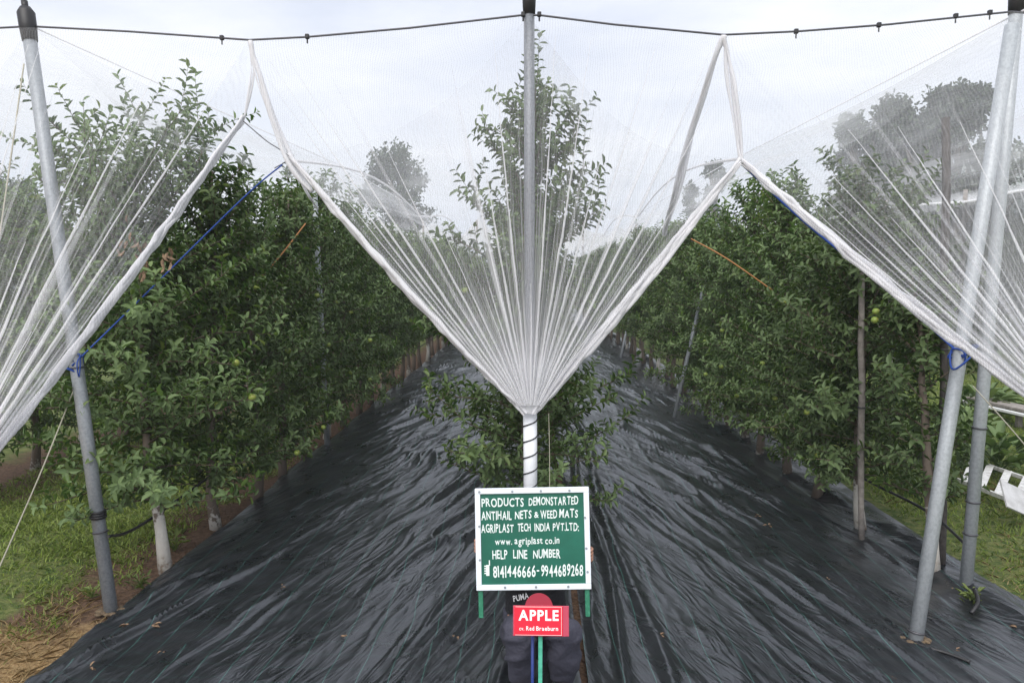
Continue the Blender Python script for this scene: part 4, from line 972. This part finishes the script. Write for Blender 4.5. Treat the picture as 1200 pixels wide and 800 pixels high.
def bpart(nm, boxes, m, bev=.003):
    b = MB()
    for c, s in boxes: b.box(c, s, None, bev)
    me = b.mesh(nm, m); me.transform(MBd); return link(nm, me, bo)
fwid = .030
bpart('panel', [((0, 0, 0), (bw - .01, bh - .01, .012))], M_green)
bpart('frame', [((0, bh / 2 - fwid * .5, .004), (bw, fwid, .026)), ((0, -bh / 2 + fwid * .5, .004), (bw, fwid, .026)), ((-bw / 2 + fwid * .5, 0, .004), (fwid, bh - fwid * 2, .026)), ((bw / 2 - fwid * .5, 0, .004), (fwid, bh - fwid * 2, .026))], M_frame)
for k, (sx, sy) in enumerate([(-.46, .47), (-.17, .47), (.08, .47), (.33, .47), (.46, .2), (.465, -.1), (.47, -.33), (.3, -.47), (.02, -.47), (-.25, -.47), (-.465, -.2), (-.465, .13)]):
    b = MB(); b.tube([(sx * bw, sy * bh, .016), (sx * bw, sy * bh, .021)], .0065, 10); me = b.mesh('screw', M_galv); me.transform(MBd); link('screw', me, bo)
for sx in (-1, 1):
    b = MB(); b.box((sx * (bw / 2 - .022), -bh / 2 - .055, -.012), (.026, .20, .02), None, .003); me = b.mesh('leg', M_greenleg); me.transform(MBd); link('leg', me, bo)
def X(px): return ((px - 556) / 138 - .5) * bw      # photo pixel column to board x (board about 135 px wide)
def Yb(py): return (630.5 - py) / 119.5 * bh
LT_ = .0075
txt = [('PRODUCTS', X(564), X(615), Yb(592), .046, .018, .07), ('DEMONSTARTED', X(621), X(681), Yb(591.5), .045, .018, .07),
       ('ANTIHAIL', X(563.5), X(600), Yb(607.5), .047, .018, .07), ('NETS', X(604), X(624), Yb(607), .045, .018, .07), ('&', X(627.5), X(633), Yb(606), .034, .018, .0), ('WEED', X(635), X(655), Yb(607), .045, .018, .06), ('MATS', X(657.5), X(680), Yb(607), .045, .018, .1),
       ('AGRIPLAST', X(563), X(602), Yb(622.5), .046, .018, .07), ('TECH', X(607), X(623), Yb(622), .044, .018, .06), ('INDIA', X(627.5), X(646), Yb(622), .044, .018, .06), ('PVT.LTD:', X(649.5), X(681), Yb(622), .044, .015, .06),
       ('www.', X(579.5), X(600), Yb(637), .036, .015, .06), ('agriplast', X(603), X(637), Yb(637), .040, .015, .08), ('co.in', X(640), X(657), Yb(637), .038, .015, .06),
       ('HELP', X(576), X(594), Yb(653.5), .048, .018, .06), ('LINE', X(601), X(618), Yb(653.5), .048, .018, .05), ('NUMBER', X(625), X(658), Yb(653.5), .048, .018, .07),
       ('8141446666', X(576.5), X(627.5), Yb(675), .062, .018, .06), ('-', X(629), X(632), Yb(671.5), .05, .012, 0), ('9944689268', X(634), X(684.5), Yb(675), .062, .018, .07)]
for grp in (txt[0:2], txt[2:7], txt[7:11], txt[11:14], txt[14:17], txt[17:20]):
    text_mesh(grp, M_letter, 'text_line', bo, MBd @ Matrix.Translation((0, 0, LT_)))
# telephone in a hand, painted as a small symbol
b = MB(); ix, iy = X(570), Yb(667)
b.box((ix, iy, LT_), (.018, .060, .0006)); b.box((ix + .010, iy + .040, LT_), (.006, .030, .0006))
for k in range(4): b.box((ix - .013, iy - .016 + k * .013, LT_ + .0002), (.012, .007, .0006))
me = b.mesh('phone_symbol', M_letter); me.transform(MBd); link('phone_symbol', me, bo)

# ------------------------------------------------------------------ red tag on its stake
M_red = mat('red_tag', (0.72, 0.010, 0.035), .35)
M_crim = mat('crimson_disc', (0.30, 0.012, 0.035), .5)
M_stake = mat('mint_stake', (0.10, 0.48, 0.33), .5, noise=(30, (.07, .38, .26), .4, .6))
M_bstake = mat('blue_stake', (0.02, 0.045, 0.22), .5)
M_clear = bpy.data.materials.new('clear_sleeve'); M_clear.use_nodes = True
_n = M_clear.node_tree.nodes; _l = M_clear.node_tree.links; _p = _n['Principled BSDF']; _p.inputs['Base Color'].default_value = (.75, .12, .2, 1); _p.inputs['Roughness'].default_value = .15
_t = _n.new('ShaderNodeBsdfTransparent'); _t.inputs[0].default_value = (.95, .55, .6, 1); _m = _n.new('ShaderNodeMixShader'); _m.inputs[0].default_value = .45
_l.new(_t.outputs[0], _m.inputs[1]); _l.new(_p.outputs[0], _m.inputs[2]); _l.new(_m.outputs[0], _n['Material Output'].inputs['Surface'])
dT = 3.62
tc_ = at(632.5, 727, dT); tw = 66 / F_PX * dT * 1.0; th_ = 34.5 / F_PX * dT
tilt = Euler((R(90 - 14), 0, R(0))).to_matrix().to_4x4()
tg = empty('variety_tag', (tc_.x, tc_.y, 0), 'small red tag reading APPLE with a crimson round top, on a mint green stake', 'plant tag')
Mt = Matrix.Translation((0, 0, tc_.z)) @ tilt
def tpart(nm, b, m): me = b.mesh(nm, m); me.transform(Mt); return link(nm, me, tg)
b = MB(); b.box((-.006, 0, 0), (tw - .03, th_, .008), None, .002); tpart('panel', b, M_red)
b = MB(); b.box((.006, 0, -.002), (tw + .008, th_ + .004, .005), None, .002); tpart('sleeve', b, M_clear)
b = MB()
for s_ in (-1, 1): b.box((-.006, s_ * (th_ / 2 - .004), .0046), (tw - .04, .0015, .001))
b.box((tw / 2 - .028, 0, .0046), (.0015, th_ - .01, .001)); tpart('border_line', b, M_letter)
b = MB(); b.tube([(-.004, th_ / 2 - .01, -.012), (-.004, th_ / 2 - .01, -.005)], .071, 40, sm=False); tpart('round_top', b, M_crim)
M_tagw = mat('tag_white', (.85, .84, .84), .5)
text_mesh([('APPLE', -.107, .095, .004, .050, .03, 0)], M_tagw, 'text_line', tg, Mt @ Matrix.Translation((0, 0, .0056)))
text_mesh([('cv.', -.103, -.078, -.045, .019, .01, 0), ('Red', -.068, -.028, -.045, .021, .015, 0), ('Braeburn', -.018, .092, -.045, .021, .015, 0)], M_tagw, 'text_line', tg, Mt @ Matrix.Translation((0, 0, .0056)))
b = MB(); p0 = at(631.5, 745, dT + .02); 
b.box((0.004, .02, tc_.z / 2 - .03), (.021, .012, tc_.z + .0), None, .002); me = b.mesh('stake', M_stake); link('stake', me, tg)
b = MB(); q = at(624, 770, dT + .10); b.tube([(q.x, q.y, -.02), (q.x, q.y, at(624, 736, q.y).z)], .008, 8)
tag(b.build('blue_stick', M_bstake), 'thin dark blue stick standing just left of the mint green stake', 'stick')

# ------------------------------------------------------------------ crouching person
M_skin = mat('skin', (0.42, 0.22, 0.15), .5, noise=(30, (.5, .27, .19), .4, .6))
M_trous = mat('dark_trousers', (0.036, 0.037, 0.056), .8, noise=(9, (0.050, 0.050, 0.072), .35, .65), bump=(11, .9, .03))
M_shirt = mat('black_shirt', (0.014, 0.014, 0.018), .75, bump=(16, .8, .03))
M_hair = mat('hair', (0.012, 0.010, 0.009), .6)
M_shoe = mat('shoe', (0.03, 0.03, 0.032), .6)
def skin_mesh(verts, edges, rad, root, name, mats, sub=2, disp=None):
    me = bpy.data.meshes.new('t'); me.from_pydata([tuple(v) for v in verts], edges, []); o = bpy.data.objects.new('t', me); C.objects.link(o)
    sk = o.modifiers.new('s', 'SKIN'); sk.use_smooth_shade = True
    for i, r in enumerate(rad):
        d = me.skin_vertices[0].data[i]; d.radius = (r, r) if not hasattr(r, '__len__') else r; d.use_root = (i == root)
    ss = o.modifiers.new('u', 'SUBSURF'); ss.levels = sub; ss.render_levels = sub
    bpy.context.view_layer.update(); dg = bpy.context.evaluated_depsgraph_get()
    out = bpy.data.meshes.new_from_object(o.evaluated_get(dg)); bpy.data.objects.remove(o); out.name = name
    out.materials.clear()
    for m in mats: out.materials.append(m)
    if disp:
        co = np.zeros(len(out.vertices) * 3, np.float32); no = np.zeros_like(co); out.vertices.foreach_get('co', co); out.vertex_normals.foreach_get('vector', no) if hasattr(out, 'vertex_normals') else None
        co = co.reshape(-1, 3); no = no.reshape(-1, 3)
        w_ = (1 - np.abs(2 * vnoise(co[:, 0] * 9 + co[:, 1] * 4, co[:, 2] * 17 + co[:, 1] * 8, 5) - 1)) ** 2
        co += no * (w_ * disp)[:, None]; out.vertices.foreach_set('co', co.ravel())
    out.polygons.foreach_set('use_smooth', np.ones(len(out.polygons), bool)); out.update(); return out
def merge(name, meshes, m):
    V = []; Fc = []
    for me in meshes:
        b0 = len(V); V += [tuple(v.co) for v in me.vertices]; Fc += [tuple(i + b0 for i in p.vertices) for p in me.polygons]
    me = bpy.data.meshes.new(name); me.from_pydata(V, [], Fc); me.materials.append(m); me.polygons.foreach_set('use_smooth', np.ones(len(Fc), bool)); me.update(); return me
pr = empty('person', (0.03, 4.35, 0), 'person crouching behind the green board, dark trousers and black shirt, fingers round the board edges', 'person')
kL = at(609, 762, 3.98); kR = at(663, 766, 3.98); cx = .03
kL.z = .50; kR.z = .49
handL = at(557, 640, 4.10) + Vector((.012, .035, 0)); handR = at(694, 650, 4.10) + Vector((-.012, .035, 0))
J = dict(pel=(cx, 4.47, .30), bel=(cx, 4.43, .48), ch=(cx, 4.36, .66), sh=(cx, 4.34, .80), nk=(cx, 4.32, .88), hd=(cx, 4.27, .97), ht=(cx, 4.26, 1.06),
         hl=(cx - .10, 4.45, .27), kl=tuple(kL), al=(kL.x + .005, 4.19, .10), tl=(kL.x - .005, 4.03, .035), hr=(cx + .10, 4.45, .27), kr=tuple(kR), ar=(kR.x - .005, 4.19, .10), tr=(kR.x + .01, 4.03, .035),
         sl=(cx - .17, 4.34, .79), el=(cx - .27, 4.33, .70), wl=tuple(handL + Vector((.015, .075, -.05))), sr=(cx + .17, 4.34, .79), er=(cx + .27, 4.33, .70), wr=tuple(handR + Vector((-.015, .075, -.05))))
names = list(J); idx = {k: i for i, k in enumerate(names)}
RAD = dict(pel=.13, bel=.12, ch=.13, sh=.10, nk=.055, hd=.085, ht=.075, hl=.09, kl=.060, al=.042, tl=.035, hr=.09, kr=.060, ar=.042, tr=.035, sl=.055, el=.040, wl=.028, sr=.055, er=.040, wr=.028)
E = [('pel', 'bel'), ('bel', 'ch'), ('ch', 'sh'), ('sh', 'nk'), ('nk', 'hd'), ('hd', 'ht'), ('pel', 'hl'), ('hl', 'kl'), ('kl', 'al'), ('al', 'tl'), ('pel', 'hr'), ('hr', 'kr'), ('kr', 'ar'), ('ar', 'tr'), ('sh', 'sl'), ('sl', 'el'), ('el', 'wl'), ('sh', 'sr'), ('sr', 'er'), ('er', 'wr')]
body = skin_mesh([J[k] for k in names], [(idx[a], idx[b]) for a, b in E], [RAD[k] for k in names], 0, 'body', [M_skin])
parts = [body]
for hd, sg, wk in ((handL, 1, 'wl'), (handR, -1, 'wr')):
    # palm behind the board edge, four fingers hooked round to its front, thumb behind
    wv = Vector(J[wk]); palm = [wv, hd + Vector((0, .03, -.012)), hd + Vector((0, .008, 0))]
    parts.append(skin_mesh(palm, [(0, 1), (1, 2)], [.026, (.016, .036), (.014, .034)], 0, 'palm', [M_skin]))
    for k, (dz, ln) in enumerate(((.030, .9), (.010, 1.0), (-.010, .95), (-.029, .78))):
        r0 = hd + Vector((0, .005, dz)); e = Vector((-sg * .016, -.02, dz * 0.1)); 
        ch = [r0, r0 + Vector((-sg * .014, -.026, 0)), r0 + Vector((-sg * .004, -.052 * ln - .004, -.002)), r0 + Vector((sg * .020 * ln, -.060, -.004))]
        parts.append(skin_mesh(ch, [(0, 1), (1, 2), (2, 3)], [.0095, .009, .0085, .0075], 0, 'finger', [M_skin]))
    th = [hd + Vector((0, .025, .02)), hd + Vector((sg * .02, .018, .045)), hd + Vector((sg * .045, .004, .055))]
    parts.append(skin_mesh(th, [(0, 1), (1, 2)], [.013, .011, .009], 0, 'thumb', [M_skin]))
# face: nose, ears and brow on the head
fb = MB(); hx, hy, hz = J['hd'][0], J['hd'][1], 1.0
fb.ball((hx, hy - .092, hz), .016, (.8, 1.2, 1.5)); fb.ball((hx - .085, hy, hz), .022, (.4, .8, 1.3)); fb.ball((hx + .085, hy, hz), .022, (.4, .8, 1.3)); fb.ball((hx, hy - .082, hz - .04), .018, (1.3, .5, .35))
parts.append(fb.mesh('face', M_skin))
bm_ = merge('body', parts, M_skin); link('body', bm_, pr); shift(bm_, pr)
eb = MB(); eb.ball((hx - .032, hy - .078, hz + .02), .011); eb.ball((hx + .032, hy - .078, hz + .02), .011); eb.build('eyes', M_black, pr)
hb = MB(); hb.ball((hx, hy + .012, 1.045), .098, (.98, 1.05, .9), 16); hb.build('hair', M_hair, pr)
tk = ['pel', 'hl', 'kl', 'al', 'hr', 'kr', 'ar']; ti = {k: i for i, k in enumerate(tk)}
TV = [Vector(J[k]) for k in tk]; TR_ = [.145, .115, .088, .068, .115, .088, .068]
TE = [(0, 1), (1, 2), (2, 3), (0, 4), (4, 5), (5, 6)]
# extra joints give knees and calves their fullness
TV += [Vector(J['hl']).lerp(kL, .6), kL.lerp(Vector(J['al']), .4), Vector(J['hr']).lerp(kR, .6), kR.lerp(Vector(J['ar']), .4)]; TR_ += [.105, .090, .105, .090]
TE = [(0, 1), (1, 7), (7, 2), (2, 8), (8, 3), (0, 4), (4, 9), (9, 5), (5, 10), (10, 6)]
tm = skin_mesh(TV, TE, TR_, 0, 'trousers', [M_trous], 3, .020); link('trousers', tm, pr); shift(tm, pr)
sk_ = ['bel', 'ch', 'sh', 'sl', 'el', 'sr', 'er', 'wl', 'wr']; SV = [Vector(J['pel']) + Vector((0, 0, .06))] + [Vector(J[k]) for k in sk_]
sm_ = skin_mesh(SV, [(0, 1), (1, 2), (2, 3), (3, 4), (4, 5), (3, 6), (6, 7), (5, 8), (7, 9)], [.19, .20, .19, .13, .080, .062, .080, .062, .040, .040], 0, 'shirt', [M_shirt], 3, .012); so_ = link('shirt', sm_, pr); shift(sm_, pr)
for k, nm in (('l', 'al'), ('r', 'ar')):
    a_ = Vector(J['a' + k]); t_ = Vector(J['t' + k]); hm = skin_mesh([a_ + Vector((0, .05, -.045)), a_ + Vector((0, -.03, -.035)), t_ + Vector((0, -.04, 0))], [(0, 1), (1, 2)], [.045, .05, .04], 0, 'shoe', [M_shoe]); link('shoe', hm, pr); shift(hm, pr)
# chest print
pc = at(609, 703, 4.13); Mp = Matrix.Translation(pc - Vector((.03, 4.35, 0))) @ Euler((R(58), R(-14), 0)).to_matrix().to_4x4()
text_mesh([('PUMA', -.035, .055, 0, .034, .01, .0)], M_white, 'shirt_print', pr, Mp)
hz = MB(); hz.box((0, 295, 44), (1110, 620, 98)); M_hz = bpy.data.materials.new('haze'); M_hz.use_nodes = True
_n = M_hz.node_tree.nodes; _n.remove(_n['Principled BSDF']); _v = _n.new('ShaderNodeVolumePrincipled'); _v.inputs['Color'].default_value = (.86, .90, .97, 1); _v.inputs['Density'].default_value = HAZE
M_hz.node_tree.links.new(_v.outputs[0], _n['Material Output'].inputs['Volume'])
if HAZE: tag(hz.build('haze', M_hz), kind='stuff')
print('leaves', variants[0][3], mid[3]); print('objects', len(bpy.data.objects))
